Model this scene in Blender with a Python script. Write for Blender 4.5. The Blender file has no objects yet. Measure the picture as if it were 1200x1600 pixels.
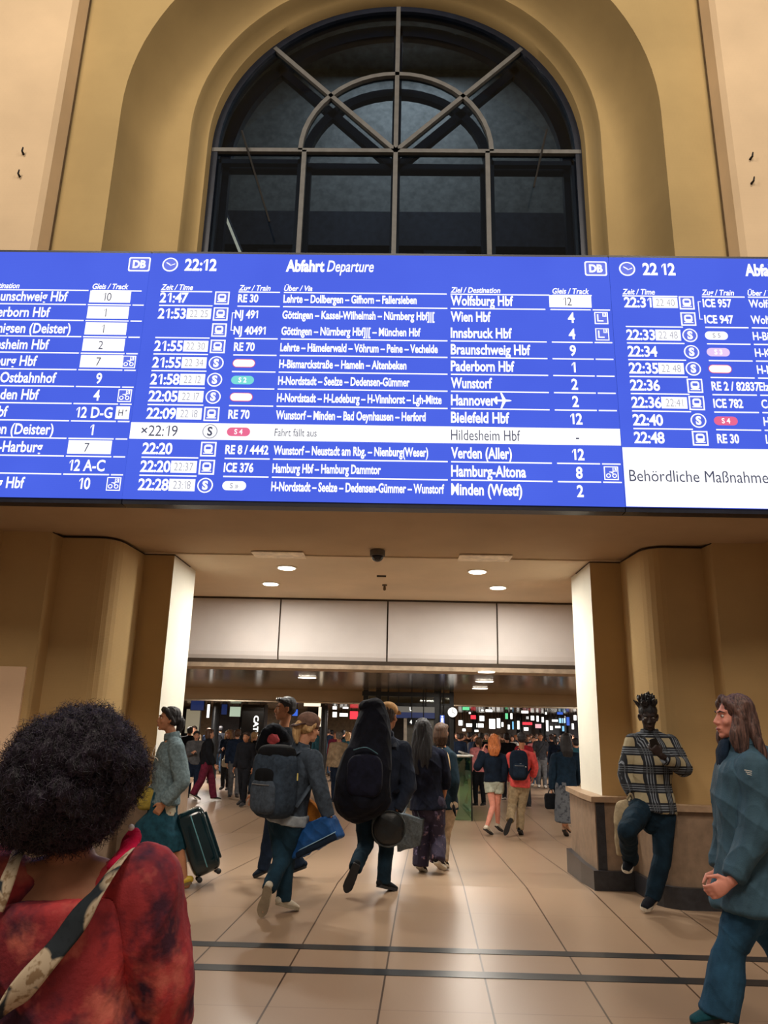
import bpy, math, random
import numpy as np
from mathutils import Vector, Matrix

random.seed(7)
RNG = np.random.default_rng(7)
SC = bpy.context.scene
COL = SC.collection
PI = math.pi

# ------------------------------------------------------------------ camera
FPX = 1180.0
P_, R_, W_ = math.radians(15.88), math.radians(1.264), math.radians(-1.24)
CAM = np.array([0, 0, 1.55])
c_f = np.array([math.sin(W_)*math.cos(P_), math.cos(W_)*math.cos(P_), math.sin(P_)])
_r0 = np.array([math.cos(W_), -math.sin(W_), 0.0])
_u0 = np.cross(_r0, c_f)
c_r = math.cos(R_)*_r0 + math.sin(R_)*_u0
c_u = -math.sin(R_)*_r0 + math.cos(R_)*_u0
cd = bpy.data.cameras.new('camera')
cd.lens = FPX/1600*36
cd.sensor_width = 36
cd.clip_start = 0.05
cam = bpy.data.objects.new('camera', cd)
COL.objects.link(cam)
M = Matrix([[c_r[i], c_u[i], -c_f[i], CAM[i]] for i in range(3)] + [[0, 0, 0, 1]])
cam.matrix_world = M
SC.camera = cam

# ------------------------------------------------------------------ world, lamps, exposure
SC.view_settings.view_transform = 'Standard'
SC.view_settings.look = 'None'
SC.view_settings.exposure = 0.0
SC.view_settings.gamma = 1.0
SC.view_settings.use_curve_mapping = False

def lin(c):
    out = []
    for v in c[:3]:
        v = v/255.0
        out.append(v/12.92 if v <= 0.04045 else ((v+0.055)/1.055)**2.4)
    return tuple(out)

world = bpy.data.worlds.new('world')
SC.world = world
world.use_nodes = True
bg = world.node_tree.nodes['Background']
bg.inputs[0].default_value = (1.0, 0.84, 0.68, 1)
bg.inputs[1].default_value = 0.165

def area(name, loc, target, size, power, color, size_y=None):
    l = bpy.data.lights.new(name, 'AREA')
    l.energy = power
    l.color = color
    l.size = size
    if size_y:
        l.shape = 'RECTANGLE'
        l.size_y = size_y
    o = bpy.data.objects.new(name, l)
    COL.objects.link(o)
    o.location = loc
    d = Vector(target) - Vector(loc)
    o.rotation_euler = d.to_track_quat('-Z', 'Y').to_euler()
    return o

WARM = (1.0, 0.87, 0.73)
area('hall_lamp_left', (-5.5, 0.5, 11.5), (-2.5, 7.5, 8.0), 1.6, 350, WARM)
area('hall_lamp_right', (5.0, 0.5, 11.5), (2.5, 7.5, 8.0), 1.6, 330, WARM)
area('hall_lamp_rear', (0.0, -3.5, 12.0), (0.0, 4.0, 0.0), 3.0, 590, (1.0, 0.87, 0.74))
for _i, _y in enumerate((13.3, 17.0)):
    for _x in (-5.2, 1.15, 6.0):
        area('concourse_lamp', (_x, _y, 2.42), (_x, _y, 0), 0.7, 52 if _x == 1.15 else 85, (1.0, 0.91, 0.80))
for _y in (24.5, 30.0):
    for _x in (-7, 0, 7):
        area('concourse_lamp', (_x, _y, 2.10), (_x, _y, 0), 1.2, 190, (1.0, 0.91, 0.82))

# ------------------------------------------------------------------ pixel helpers (for reading positions off the photo plan)
def ray(x, y):
    return c_f + c_r*(x-600)/FPX + c_u*(800-y)/FPX
def W(x, y, Y):
    d = ray(x, y)
    return CAM + d*(Y/d[1])
RY0, RY1, RZ = 8.5, 14.5, -0.33
def floor_z(Y):
    if Y < RY0: return 0.0
    if Y > RY1: return RZ
    return RZ*(Y-RY0)/(RY1-RY0)
def Z(x, y, z):
    d = ray(x, y)
    return CAM + d*((z-CAM[2])/d[2])
def foot(x, y):
    z = 0.0
    for _ in range(30):
        p = Z(x, y, z)
        z = 0.5*z + 0.5*floor_z(p[1])
    p = Z(x, y, z)
    return np.array([p[0], p[1], floor_z(p[1])])

# ------------------------------------------------------------------ materials
MATS = {}
def nodes_of(m):
    m.use_nodes = True
    nt = m.node_tree
    return nt, nt.nodes['Principled BSDF']
def nn(nt, typ, **kw):
    n = nt.nodes.new(typ)
    for k, v in kw.items(): setattr(n, k, v)
    return n
def math_n(nt, op, a, b=None, c=None):
    n = nn(nt, 'ShaderNodeMath', operation=op)
    for i, v in enumerate((a, b, c)):
        if v is None: continue
        if isinstance(v, (int, float)): n.inputs[i].default_value = v
        else: nt.links.new(v, n.inputs[i])
    return n.outputs[0]
def mix_n(nt, fac, a, b):
    n = nn(nt, 'ShaderNodeMix', data_type='RGBA')
    for i, v in ((0, fac), (6, a), (7, b)):
        if isinstance(v, (int, float)): n.inputs[i].default_value = v
        elif isinstance(v, tuple): n.inputs[i].default_value = (*v, 1)
        else: nt.links.new(v, n.inputs[i])
    return n.outputs[2]
def obj_xyz(nt):
    t = nn(nt, 'ShaderNodeTexCoord')
    s = nn(nt, 'ShaderNodeSeparateXYZ')
    nt.links.new(t.outputs['Object'], s.inputs[0])
    return t.outputs['Object'], s.outputs[0], s.outputs[1], s.outputs[2]
def noise_n(nt, vec, scale, detail=3, rough=0.55):
    n = nn(nt, 'ShaderNodeTexNoise')
    n.inputs['Scale'].default_value = scale
    n.inputs['Detail'].default_value = detail
    n.inputs['Roughness'].default_value = rough
    if vec is not None: nt.links.new(vec, n.inputs['Vector'])
    return n.outputs['Fac']
def ramp_n(nt, fac, stops):
    r = nn(nt, 'ShaderNodeValToRGB')
    e = r.color_ramp.elements
    while len(e) < len(stops): e.new(0.5)
    for k, (p, c) in enumerate(stops):
        e[k].position = p
        e[k].color = (*c, 1)
    nt.links.new(fac, r.inputs[0])
    return r.outputs[0]
def bump_n(nt, bsdf, h, strength=0.3, dist=0.01):
    b = nn(nt, 'ShaderNodeBump')
    b.inputs['Strength'].default_value = strength
    b.inputs['Distance'].default_value = dist
    nt.links.new(h, b.inputs['Height'])
    nt.links.new(b.outputs[0], bsdf.inputs['Normal'])

def mat(name, rgb, rough=0.8, metal=0.0, var=0.25, vs=8.0, bump=0.15, bs=60.0, spec=0.5):
    """plain procedural material: a base colour with a noise variation and a fine bump"""
    if name in MATS: return MATS[name]
    m = bpy.data.materials.new(name)
    nt, b = nodes_of(m)
    c = lin(rgb)
    vec, *_ = obj_xyz(nt)
    f = noise_n(nt, vec, vs)
    col = ramp_n(nt, f, [(0.3, tuple(v*(1-var) for v in c)), (0.7, tuple(min(1, v*(1+var)) for v in c))])
    nt.links.new(col, b.inputs['Base Color'])
    b.inputs['Roughness'].default_value = rough
    b.inputs['Metallic'].default_value = metal
    b.inputs['Specular IOR Level'].default_value = spec
    if bump: bump_n(nt, b, noise_n(nt, vec, bs, 2), bump, 0.004)
    MATS[name] = m
    return m
def fabric(name, rgb, **kw):
    k = dict(rough=0.92, var=0.3, vs=14, bump=0.35, bs=140, spec=0.2)
    k.update(kw)
    return mat(name, rgb, **k)
def emit(name, rgb, strength=1.0):
    if name in MATS: return MATS[name]
    m = bpy.data.materials.new(name)
    nt, b = nodes_of(m)
    b.inputs['Base Color'].default_value = (0.02, 0.02, 0.02, 1)
    b.inputs['Emission Color'].default_value = (*lin(rgb), 1)
    b.inputs['Emission Strength'].default_value = strength
    b.inputs['Roughness'].default_value = 0.5
    MATS[name] = m
    return m
def hair_mat(name, dark, light, scale=30):
    if name in MATS: return MATS[name]
    m = bpy.data.materials.new(name)
    nt, b = nodes_of(m)
    vec, x, y, z = obj_xyz(nt)
    mp = nn(nt, 'ShaderNodeMapping')
    mp.inputs['Scale'].default_value = (1, 1, 0.12)
    nt.links.new(vec, mp.inputs[0])
    f = noise_n(nt, mp.outputs[0], scale*3, 3)
    nt.links.new(ramp_n(nt, f, [(0.35, lin(dark)), (0.68, lin(light))]), b.inputs['Base Color'])
    b.inputs['Roughness'].default_value = 0.55
    bump_n(nt, b, f, 0.8, 0.01)
    MATS[name] = m
    return m

# ------------------------------------------------------------------ geometry collector
def vec(a): return np.array(a, float)
def unit(a):
    a = np.asarray(a, float)
    l = np.linalg.norm(a)
    return a/l if l > 1e-9 else np.array([0, 0, 1.0])
I3 = np.eye(3)
def rotz(deg):
    a = math.radians(deg)
    return np.array([[math.cos(a), -math.sin(a), 0], [math.sin(a), math.cos(a), 0], [0, 0, 1.0]])

def resample(pts, rad, m):
    P = [vec(p) for p in pts]
    Rr = [vec(r if hasattr(r, '__len__') else (r, r)) for r in rad]
    if m <= 1 or len(P) < 3: 
        if len(P) == 2 and m > 1:
            return [P[0]*(1-t)+P[1]*t for t in np.linspace(0, 1, m+1)], [Rr[0]*(1-t)+Rr[1]*t for t in np.linspace(0, 1, m+1)]
        return P, Rr
    oP, oR = [], []
    n = len(P)
    for i in range(n-1):
        a, b, c, d = max(i-1, 0), i, i+1, min(i+2, n-1)
        for k in range(m):
            t = k/m
            q = [0.5*((2*S[b]) + (-S[a]+S[c])*t + (2*S[a]-5*S[b]+4*S[c]-S[d])*t*t + (-S[a]+3*S[b]-3*S[c]+S[d])*t**3) for S in (P, Rr)]
            oP.append(q[0])
            oR.append(np.maximum(q[1], 1e-4))
    oP.append(P[-1]); oR.append(Rr[-1])
    return oP, oR

class G:
    def __init__(self):
        self.v, self.f, self.m = [], [], []
    def add(self, vs, fs, mi=0):
        o = len(self.v)
        self.v += [tuple(map(float, p)) for p in vs]
        self.f += [tuple(i+o for i in f) for f in fs]
        self.m += [mi]*len(fs)
        return self
    def tube(self, pts, rad, lat=None, n=14, sub=1, cap='round', mi=0):
        P, Rr = resample(pts, rad, sub)
        k = len(P)
        T = []
        for i in range(k):
            T.append(unit(P[min(i+1, k-1)]-P[max(i-1, 0)]))
        rings = []
        X = None
        for i in range(k):
            base = vec(lat) if lat is not None else (X if X is not None else (vec((1, 0, 0)) if abs(T[i][0]) < 0.8 else vec((0, 1, 0))))
            X = base - T[i]*np.dot(base, T[i])
            X = unit(X)
            Y = np.cross(T[i], X)
            rings.append((P[i], X, Y, Rr[i], T[i]))
        if cap == 'round':
            p, X, Y, r, t = rings[0]
            rm = min(r)
            pre = [(p - t*rm*math.sin(a), X, Y, r*math.cos(a), t) for a in (1.2, 0.75, 0.35)]
            p, X, Y, r, t = rings[-1]
            rm = min(r)
            post = [(p + t*rm*math.sin(a), X, Y, r*math.cos(a), t) for a in (0.35, 0.75, 1.2)]
            rings = pre + rings + post
        ang = np.linspace(0, 2*PI, n, endpoint=False)
        vs, fs = [], []
        for (p, X, Y, r, t) in rings:
            for a in ang:
                vs.append(p + X*r[0]*math.cos(a) + Y*r[1]*math.sin(a))
        for i in range(len(rings)-1):
            for j in range(n):
                a, b = i*n+j, i*n+(j+1) % n
                fs.append((a, b, b+n, a+n))
        if cap:
            fs.append(tuple(reversed(range(n))))
            fs.append(tuple((len(rings)-1)*n+j for j in range(n)))
        return self.add(vs, fs, mi)
    def ell(self, c, r, R=I3, n=14, m=9, e=1.0, mi=0):
        """ellipsoid; e < 1 gives a rounded box (superellipsoid)"""
        if not hasattr(r, '__len__'): r = (r, r, r)
        vs, fs = [], []
        pw = lambda x: math.copysign(abs(x)**e, x)
        c = vec(c)
        R = np.asarray(R)
        vs.append(c + R @ vec((0, 0, -r[2])))
        for i in range(1, m):
            ph = -PI/2 + PI*i/m
            for j in range(n):
                th = 2*PI*j/n + (PI/n)
                q = vec((r[0]*pw(math.cos(ph))*pw(math.cos(th)), r[1]*pw(math.cos(ph))*pw(math.sin(th)), r[2]*pw(math.sin(ph))))
                vs.append(c + R @ q)
        vs.append(c + R @ vec((0, 0, r[2])))
        for j in range(n):
            fs.append((0, 1+(j+1) % n, 1+j))
            fs.append((len(vs)-1, 1+(m-2)*n+j, 1+(m-2)*n+(j+1) % n))
        for i in range(m-2):
            for j in range(n):
                a, b = 1+i*n+j, 1+i*n+(j+1) % n
                fs.append((a, b, b+n, a+n))
        return self.add(vs, fs, mi)
    def box(self, c, h, R=I3, mi=0):
        c = vec(c)
        R = np.asarray(R)
        vs = [c + R @ vec((sx*h[0], sy*h[1], sz*h[2])) for sz in (-1, 1) for sy in (-1, 1) for sx in (-1, 1)]
        fs = [(0, 2, 3, 1), (4, 5, 7, 6), (0, 1, 5, 4), (2, 6, 7, 3), (0, 4, 6, 2), (1, 3, 7, 5)]
        return self.add(vs, fs, mi)
    def span(self, a, b, mi=0):
        a, b = vec(a), vec(b)
        return self.box((a+b)/2, abs(b-a)/2, mi=mi)
    def prism(self, poly, z0, z1, mi=0):
        """polygon in plan (x, y) extruded in z"""
        n = len(poly)
        ar = sum(poly[i][0]*poly[(i+1) % n][1]-poly[(i+1) % n][0]*poly[i][1] for i in range(n))
        if ar < 0: poly = poly[::-1]
        vs = [(x, y, z0) for x, y in poly] + [(x, y, z1) for x, y in poly]
        fs = [tuple(reversed(range(n))), tuple(range(n, 2*n))]
        fs += [(i, (i+1) % n, n+(i+1) % n, n+i) for i in range(n)]
        return self.add(vs, fs, mi)
    def disc(self, c, r, h, n=28, mi=0):
        return self.prism([(c[0]+r*math.cos(2*PI*i/n), c[1]+r*math.sin(2*PI*i/n)) for i in range(n)], c[2], c[2]+h, mi)
    def build(self, name, mats, parent=None, org=(0, 0, 0), smooth=False):
        me = bpy.data.meshes.new(name)
        o = vec(org)
        me.from_pydata([tuple(vec(p)-o) for p in self.v], [], self.f)
        if not isinstance(mats, (list, tuple)): mats = [mats]
        for m in mats: me.materials.append(m)
        if len(mats) > 1: me.polygons.foreach_set('material_index', self.m)
        if smooth: me.polygons.foreach_set('use_smooth', [True]*len(me.polygons))
        me.update()
        return link(name, me, parent, org)
    def skin(self, name, mats, parent, org, vox=0.008, it=6, fold=None, fac=0.5):
        """fuse the collected closed shapes into one continuous surface"""
        me = fuse(self, org, vox, it, fac)
        if fold: folds(me, *fold)
        if not isinstance(mats, (list, tuple)): mats = [mats]
        for m in mats: me.materials.append(m)
        me.polygons.foreach_set('use_smooth', [True]*len(me.polygons))
        me.name = name
        return link(name, me, parent, org)

def link(name, me, parent, org):
    ob = bpy.data.objects.new(name, me)
    COL.objects.link(ob)
    if parent is None: ob.location = org
    else: ob.parent = parent
    return ob
def fuse(g, org, vox, it, fac):
    o = vec(org)
    me = bpy.data.meshes.new('raw')
    me.from_pydata([tuple(vec(p)-o) for p in g.v], [], g.f)
    ob = bpy.data.objects.new('raw', me)
    COL.objects.link(ob)
    r = ob.modifiers.new('r', 'REMESH')
    r.mode = 'VOXEL'
    r.voxel_size = vox
    s = ob.modifiers.new('s', 'SMOOTH')
    s.factor = fac
    s.iterations = it
    dg = bpy.context.evaluated_depsgraph_get()
    me2 = bpy.data.meshes.new_from_object(ob.evaluated_get(dg))
    bpy.data.objects.remove(ob)
    bpy.data.meshes.remove(me)
    return me2
_fold_dirs = RNG.normal(size=(6, 3))
def folds(me, amp, freq, zsq=0.5):
    """soft cloth folds: displace along the normal by warped waves"""
    n = len(me.vertices)
    co = np.empty(n*3); me.vertices.foreach_get('co', co); co = co.reshape(-1, 3)
    no = np.empty(n*3); me.vertices.foreach_get('normal', no); no = no.reshape(-1, 3)
    q = co*vec((1, 1, zsq))*freq
    off = RNG.uniform(0, 6, 6)
    h = np.zeros(n)
    for i in range(5):
        d = _fold_dirs[i]/np.linalg.norm(_fold_dirs[i])
        w = 1.4*np.sin(q @ _fold_dirs[(i+1) % 6]*0.9 + off[i])
        sn = np.sin(q @ d*(1+0.45*i) + w + off[5-i])
        h += (0.55*sn + 0.65*(1-2*np.sqrt(np.abs(sn)+0.02)))/(1+0.35*i)
    h = (h-np.quantile(h, 0.03)).clip(-0.2)          # outwards only, so the cloth never cuts into the body
    co = co + no*(h*amp/2.4)[:, None]
    me.vertices.foreach_set('co', co.ravel())
    me.update()

def tag(o, label=None, cat=None, group=None, kind=None):
    if label: o['label'] = label
    if cat: o['category'] = cat
    if group: o['group'] = group
    if kind: o['kind'] = kind
    return o
def thing(name, label, cat, loc, group=None):
    o = bpy.data.objects.new(name, None)
    COL.objects.link(o)
    o.empty_display_size = 0.1
    o.location = loc
    return tag(o, label, cat, group)
def struct(o):
    return tag(o, kind='structure')
# ================================================================== THE SETTING
def plaster(name, rgb, rough=0.85):
    m = bpy.data.materials.new(name)
    nt, b = nodes_of(m)
    v, x, y, z = obj_xyz(nt)
    f = noise_n(nt, v, 0.9, 5)
    c = lin(rgb)
    nt.links.new(ramp_n(nt, f, [(0.3, tuple(k*0.9 for k in c)), (0.7, tuple(k*1.08 for k in c))]), b.inputs['Base Color'])
    b.inputs['Roughness'].default_value = rough
    b.inputs['Specular IOR Level'].default_value = 0.3
    # fine woven render of the plaster
    h = math_n(nt, 'ADD', math_n(nt, 'SINE', math_n(nt, 'MULTIPLY', x, 420)), math_n(nt, 'SINE', math_n(nt, 'MULTIPLY', z, 420)))
    h = math_n(nt, 'ADD', math_n(nt, 'MULTIPLY', h, 0.25), noise_n(nt, v, 120, 2))
    bump_n(nt, b, h, 0.12, 0.004)
    return m
M_PLASTER = plaster('ochre_plaster', (184, 154, 106))
M_PALE = plaster('pale_plaster', (222, 196, 160))
M_NICHE = plaster('niche_plaster', (184, 159, 110))
M_WHITE = plaster('white_reveal_plaster', (222, 218, 204))
M_CEIL = plaster('cream_ceiling', (208, 188, 160))
M_SOFF = plaster('canopy_plaster', (176, 150, 118))
M_PANEL = plaster('off_white_panel', (198, 190, 186))

def floor_material():
    m = bpy.data.materials.new('polished_stone_floor')
    nt, b = nodes_of(m)
    v, x, y, z = obj_xyz(nt)
    xs = math_n(nt, 'SUBTRACT', x, math_n(nt, 'MULTIPLY', y, 0.039))
    def joint(c, pitch, off, w):
        t = math_n(nt, 'FRACT', math_n(nt, 'DIVIDE', math_n(nt, 'SUBTRACT', c, off-100*pitch), pitch))
        d = math_n(nt, 'ABSOLUTE', math_n(nt, 'SUBTRACT', t, 0.5))
        return math_n(nt, 'GREATER_THAN', d, 0.5-w/2/pitch)
    jx = joint(xs, 0.645, 0.384, 0.012)
    jy = joint(y, 1.20, 4.91, 0.007)
    n1 = noise_n(nt, v, 0.7, 4)
    n2 = noise_n(nt, v, 55, 3, 0.7)
    cell = nn(nt, 'ShaderNodeTexWhiteNoise', noise_dimensions='2D')
    cv = nn(nt, 'ShaderNodeCombineXYZ')
    nt.links.new(math_n(nt, 'FLOOR', math_n(nt, 'DIVIDE', math_n(nt, 'SUBTRACT', xs, 0.384), 0.645)), cv.inputs[0])
    nt.links.new(math_n(nt, 'FLOOR', math_n(nt, 'DIVIDE', math_n(nt, 'SUBTRACT', y, 4.91), 1.2)), cv.inputs[1])
    nt.links.new(cv.outputs[0], cell.inputs[0])
    base = mix_n(nt, n1, lin((154, 130, 106)), lin((170, 143, 118)))
    base = mix_n(nt, math_n(nt, 'MULTIPLY', n2, 0.22), base, lin((140, 114, 94)))
    base = mix_n(nt, math_n(nt, 'MULTIPLY', cell.outputs[0], 0.10), base, lin((128, 104, 84)))
    base = mix_n(nt, math_n(nt, 'MULTIPLY', jy, 0.45), base, lin((84, 62, 42)))
    base = mix_n(nt, math_n(nt, 'MULTIPLY', jx, 0.92), base, lin((56, 38, 24)))
    nt.links.new(base, b.inputs['Base Color'])
    b.inputs['Roughness'].default_value = 0.31
    b.inputs['Specular IOR Level'].default_value = 0.55
    bump_n(nt, b, math_n(nt, 'SUBTRACT', math_n(nt, 'MULTIPLY', n2, 0.06), jx), 0.06, 0.002)
    return m
M_FLOOR = floor_material()
M_STRIPE = mat('dark_stripe_stone', (34, 38, 42), rough=0.3, var=0.2, vs=30, bump=0.05)
M_STONE = mat('dado_stone', (132, 110, 90), rough=0.55, var=0.18, vs=10, bs=200, bump=0.1)
M_STONE_LIGHT = mat('dado_stone_pale', (176, 146, 116), rough=0.5, var=0.15, vs=10, bs=200, bump=0.1)
M_PLINTH = mat('dark_plinth_stone', (46, 46, 50), rough=0.35, var=0.3, vs=18, bump=0.08)
M_RAIL = mat('dado_cap_stone', (158, 132, 106), rough=0.45, var=0.15, vs=12, bump=0.05)

# floor: hall level, gentle ramp through the portal, concourse level
g = G()
xa, xb = -16.0, 16.0
prof = [(-7, 0), (RY0, 0), (RY1, RZ), (46, RZ)]
vs = []
for (y, z) in prof: vs += [(xa, y, z), (xb, y, z)]
for (y, z) in prof: vs += [(xa, y, z-0.25), (xb, y, z-0.25)]
fs = []
for i in range(3):
    fs += [(2*i, 2*i+1, 2*i+3, 2*i+2), (8+2*i+2, 8+2*i+3, 8+2*i+1, 8+2*i)]
fs += [(0, 8, 9, 1), (6, 7, 15, 14)]
g.add(vs, fs)
struct(g.build('floor', M_FLOOR))
for k, (y0, y1) in enumerate(((6.075, 6.20), (5.53, 5.66))):
    struct(G().span((-9, y0, -0.02), (9, y1, 0.003)).build('trim_%d' % (k+1), M_STRIPE))

# ---- lower portal: piers left and right of the opening (plan profile extruded)
CX = -0.21
ZS = 3.44                      # underside of the canopy and of the passage ceiling
half = [(9.0, 7.30), (4.0, 7.30), (3.93, 7.60), (3.42, 7.62), (3.40, 7.83), (3.0, 7.83)]
for a in np.linspace(0, PI/2, 7)[1:]:
    half.append((3.0-0.20*math.sin(a), 7.83+0.26*(1-math.cos(a))))
half += [(2.77, 8.62), (2.42, 8.62)]
back = [(2.42, 9.58), (9.0, 9.58)]
for sgn, nm in ((-1, 'left'), (1, 'right')):
    g = G()
    poly = [(CX+sgn*h, y) for h, y in half+back]
    g.prism(poly, -0.3, ZS)
    # the reveal facing the opening is painted white: give the side faces of the jamb the second material
    n = len(poly)
    o = g.build('wall_'+nm, [M_PLASTER, M_WHITE])
    for p in o.data.polygons:
        c, no = p.center, p.normal
        if abs(abs(c.x-CX)-2.42) < 0.02 and abs(no.x) > 0.9: p.material_index = 1
    struct(o)

# ---- dado with plinth and cap along the piers
def offset_profile(d, y_back):
    pts = [(8.9, 7.29-d), (3.99-d, 7.29-d), (3.93-d, 7.58-d), (3.38+0.0, 7.60-d), (3.36, 7.80-d), (3.0-d*0.4, 7.81-d)]
    for a in np.linspace(0, PI/2, 6)[1:]:
        pts.append((3.0-0.4*d-(0.22+0.3*d)*math.sin(a), 7.81-d+0.28*(1-math.cos(a))))
    pts += [(2.77-0.7*d, 8.60-d), (2.41-d, 8.60-d), (2.41-d-0.0, 9.0), (2.41-d+0.05, y_back), (8.9, y_back)]
    return pts
for sgn, nm in ((-1, 'left'), (1, 'right')):
    pl = lambda d, yb: [(CX+sgn*h, y) for h, y in offset_profile(d, yb)]
    struct(G().prism(pl(0.11, 9.9), 0.0, 0.84).build('trim_dado_'+nm, M_STONE))
    struct(G().prism(pl(0.165, 9.95), -0.12, 0.185).build('baseboard_'+nm, M_PLINTH))
    struct(G().prism(pl(0.15, 9.93), 0.84, 0.895).build('trim_cap_'+nm, M_RAIL))
# corner bead: dark end strip of the dado beside the opening, stone joints
struct(G().span((CX+2.31, 8.478, 0.19), (CX+2.40, 8.492, 0.835)).build('trim_corner_right', M_PLINTH))
struct(G().span((CX-2.40, 8.478, 0.19), (CX-2.31, 8.492, 0.835)).build('trim_corner_left', M_PLINTH))
for k, h in enumerate((3.28, 3.72)):
    y = 7.69 if h < 3.35 else 7.468
    struct(G().span((CX+h-0.004, y-0.004, 0.19), (CX+h+0.004, y+0.003, 0.835)).build('trim_joint_%d' % (k+1), M_PLINTH))
# thin paler slab on the wall at the far left behind the woman
struct(G().span((-4.13, 7.585, 0.90), (-3.69, 7.62, 2.05)).build('trim_wall_facing', plaster('wall_facing_pale', (228, 196, 164))))

# ---- canopy slab behind and below the board, and the passage ceiling
struct(G().span((-9, 6.42, ZS), (9, 7.66, 3.95)).build('trim_canopy', M_SOFF))
struct(G().span((-9, 7.66, ZS+0.02), (9, 8.70, 3.95)).build('trim_canopy_rear', M_SOFF))
struct(G().span((-6.5, 8.60, ZS+0.005), (6.5, 12.2, 3.7)).build('ceiling', M_CEIL))
# thin dark line where the piers meet the canopy
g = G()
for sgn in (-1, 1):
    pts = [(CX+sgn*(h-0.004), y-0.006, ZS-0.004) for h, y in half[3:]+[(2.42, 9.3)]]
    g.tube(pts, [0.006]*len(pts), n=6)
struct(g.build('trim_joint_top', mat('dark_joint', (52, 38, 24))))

# ---- curved bulkhead of panels at the end of the passage
def bulk_profile():
    pts = [(11.62, 3.50), (11.62, 2.62)]
    for a in np.linspace(0, PI/2, 6)[1:]:
        pts.append((11.62+0.22*(1-math.cos(a)), 2.62-0.2*math.sin(a)))
    return pts
bp = bulk_profile()
g = G()
seams = [-6.5, -1.82, -0.16, 1.52, 6.5]
for i in range(4):
    x0, x1 = seams[i]+0.012, seams[i+1]-0.012
    n = len(bp)
    pr = bp + [(12.1, 2.42), (12.1, 3.50)]
    vs = [(x0, y, z) for y, z in pr] + [(x1, y, z) for y, z in pr]
    k = len(pr)
    g.add(vs, [tuple(range(k)), tuple(reversed(range(k, 2*k)))] + [(j, k+j, k+(j+1) % k, (j+1) % k) for j in range(k)])
struct(g.build('wall_bulkhead', M_PANEL))
struct(G().span((-6.5, 11.66, 2.44), (6.5, 12.05, 3.52)).build('trim_bulkhead_core', mat('dark_joint', (52, 38, 24))))
struct(G().span((-6.5, 11.60, 2.375), (6.5, 12.2, 2.44)).build('trim_bulkhead_sill', mat('sill_paint', (150, 132, 112))))
struct(G().span((-6.5, 11.605, ZS-0.022), (6.5, 11.64, ZS+0.01)).build('trim_ceiling_gap', mat('dark_joint', (52, 38, 24))))

# ---- concourse behind: polished metal ceilings, lintel, end wall, side walls
def metal_ceiling():
    m = bpy.data.materials.new('polished_ceiling_panels')
    nt, b = nodes_of(m)
    v, x, y, z = obj_xyz(nt)
    f = noise_n(nt, v, 0.8, 2)
    fx = math_n(nt, 'GREATER_THAN', math_n(nt, 'ABSOLUTE', math_n(nt, 'SUBTRACT', math_n(nt, 'FRACT', math_n(nt, 'DIVIDE', x, 1.25)), 0.5)), 0.488)
    col = mix_n(nt, f, lin((150, 132, 108)), lin((180, 160, 134)))
    col = mix_n(nt, fx, col, lin((40, 34, 28)))
    nt.links.new(col, b.inputs['Base Color'])
    b.inputs['Metallic'].default_value = 0.85
    b.inputs['Roughness'].default_value = 0.16
    return m
M_MC = metal_ceiling()
M_LINTEL = plaster('concourse_lintel', (196, 172, 138), 0.6)
struct(G().span((-15, 12.0, 2.45), (15, 20.6, 2.8)).build('ceiling_concourse', M_MC))
struct(G().span((-15, 20.6, 2.13), (15, 21.2, 2.8)).build('trim_lintel', M_LINTEL))
struct(G().span((-15, 21.2, 2.18), (15, 44.0, 2.6)).build('ceiling_far', M_MC))
struct(G().span((-15, 20.56, 2.12), (15, 20.62, 2.15)).build('trim_lintel_edge', mat('bright_metal_edge', (210, 200, 180), rough=0.25, metal=0.9)))
struct(G().span((-15.2, 9.4, -0.6), (-15, 44, 3.7)).build('wall_concourse_left', M_LINTEL))
struct(G().span((15, 9.4, -0.6), (15.2, 44, 3.7)).build('wall_concourse_right', M_LINTEL))
struct(G().span((-15, 43.4, -0.6), (15, 43.6, 2.6)).build('wall_back', mat('dark_shop_wall', (70, 60, 54), rough=0.4)))
struct(G().span((-9.2, 9.45, -0.5), (-6.4, 9.6, 3.7)).build('wall_side_left', M_LINTEL))
struct(G().span((6.4, 9.45, -0.5), (9.2, 9.6, 3.7)).build('wall_side_right', M_LINTEL))
struct(G().span((-15, 12.0, 2.7), (15, 12.25, 4.0)).build('trim_upstand', M_LINTEL))

# ---- upper wall: pilaster edge, flat band with the arched opening, coved reveal
ZT = 14.5
for sgn, nm in ((-1, 'left'), (1, 'right')):
    poly = [(CX+sgn*h, y) for h, y in ((9.0, 7.30), (4.0, 7.30), (3.95, 7.36), (3.93, 7.62), (3.93, 9.3), (9.0, 9.3))]
    struct(G().prism(poly, 3.95, ZT).build('wall_upper_'+nm, M_PALE))
    struct(G().tube([(CX+sgn*3.925, 7.585, 3.95), (CX+sgn*3.93, 7.585, ZT)], [0.012, 0.012], n=6).build('trim_crack_'+nm, mat('crack_dark', (92, 72, 44))))
WX, WY, WR, WZ = -0.14, 8.90, 2.62, 9.42      # window centre, plane, radius, springing height
ring = [(3.33, 7.60), (3.315, 7.78), (3.29, 7.95), (3.23, 8.12), (3.13, 8.27), (3.00, 8.37), (2.86, 8.42), (2.78, 8.43),
        (2.765, 8.46), (2.76, 8.56), (2.73, 8.66), (2.68, 8.73), (2.64, 8.75), (2.63, 8.90), (2.63, 9.05)]
NS = 48
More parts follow.
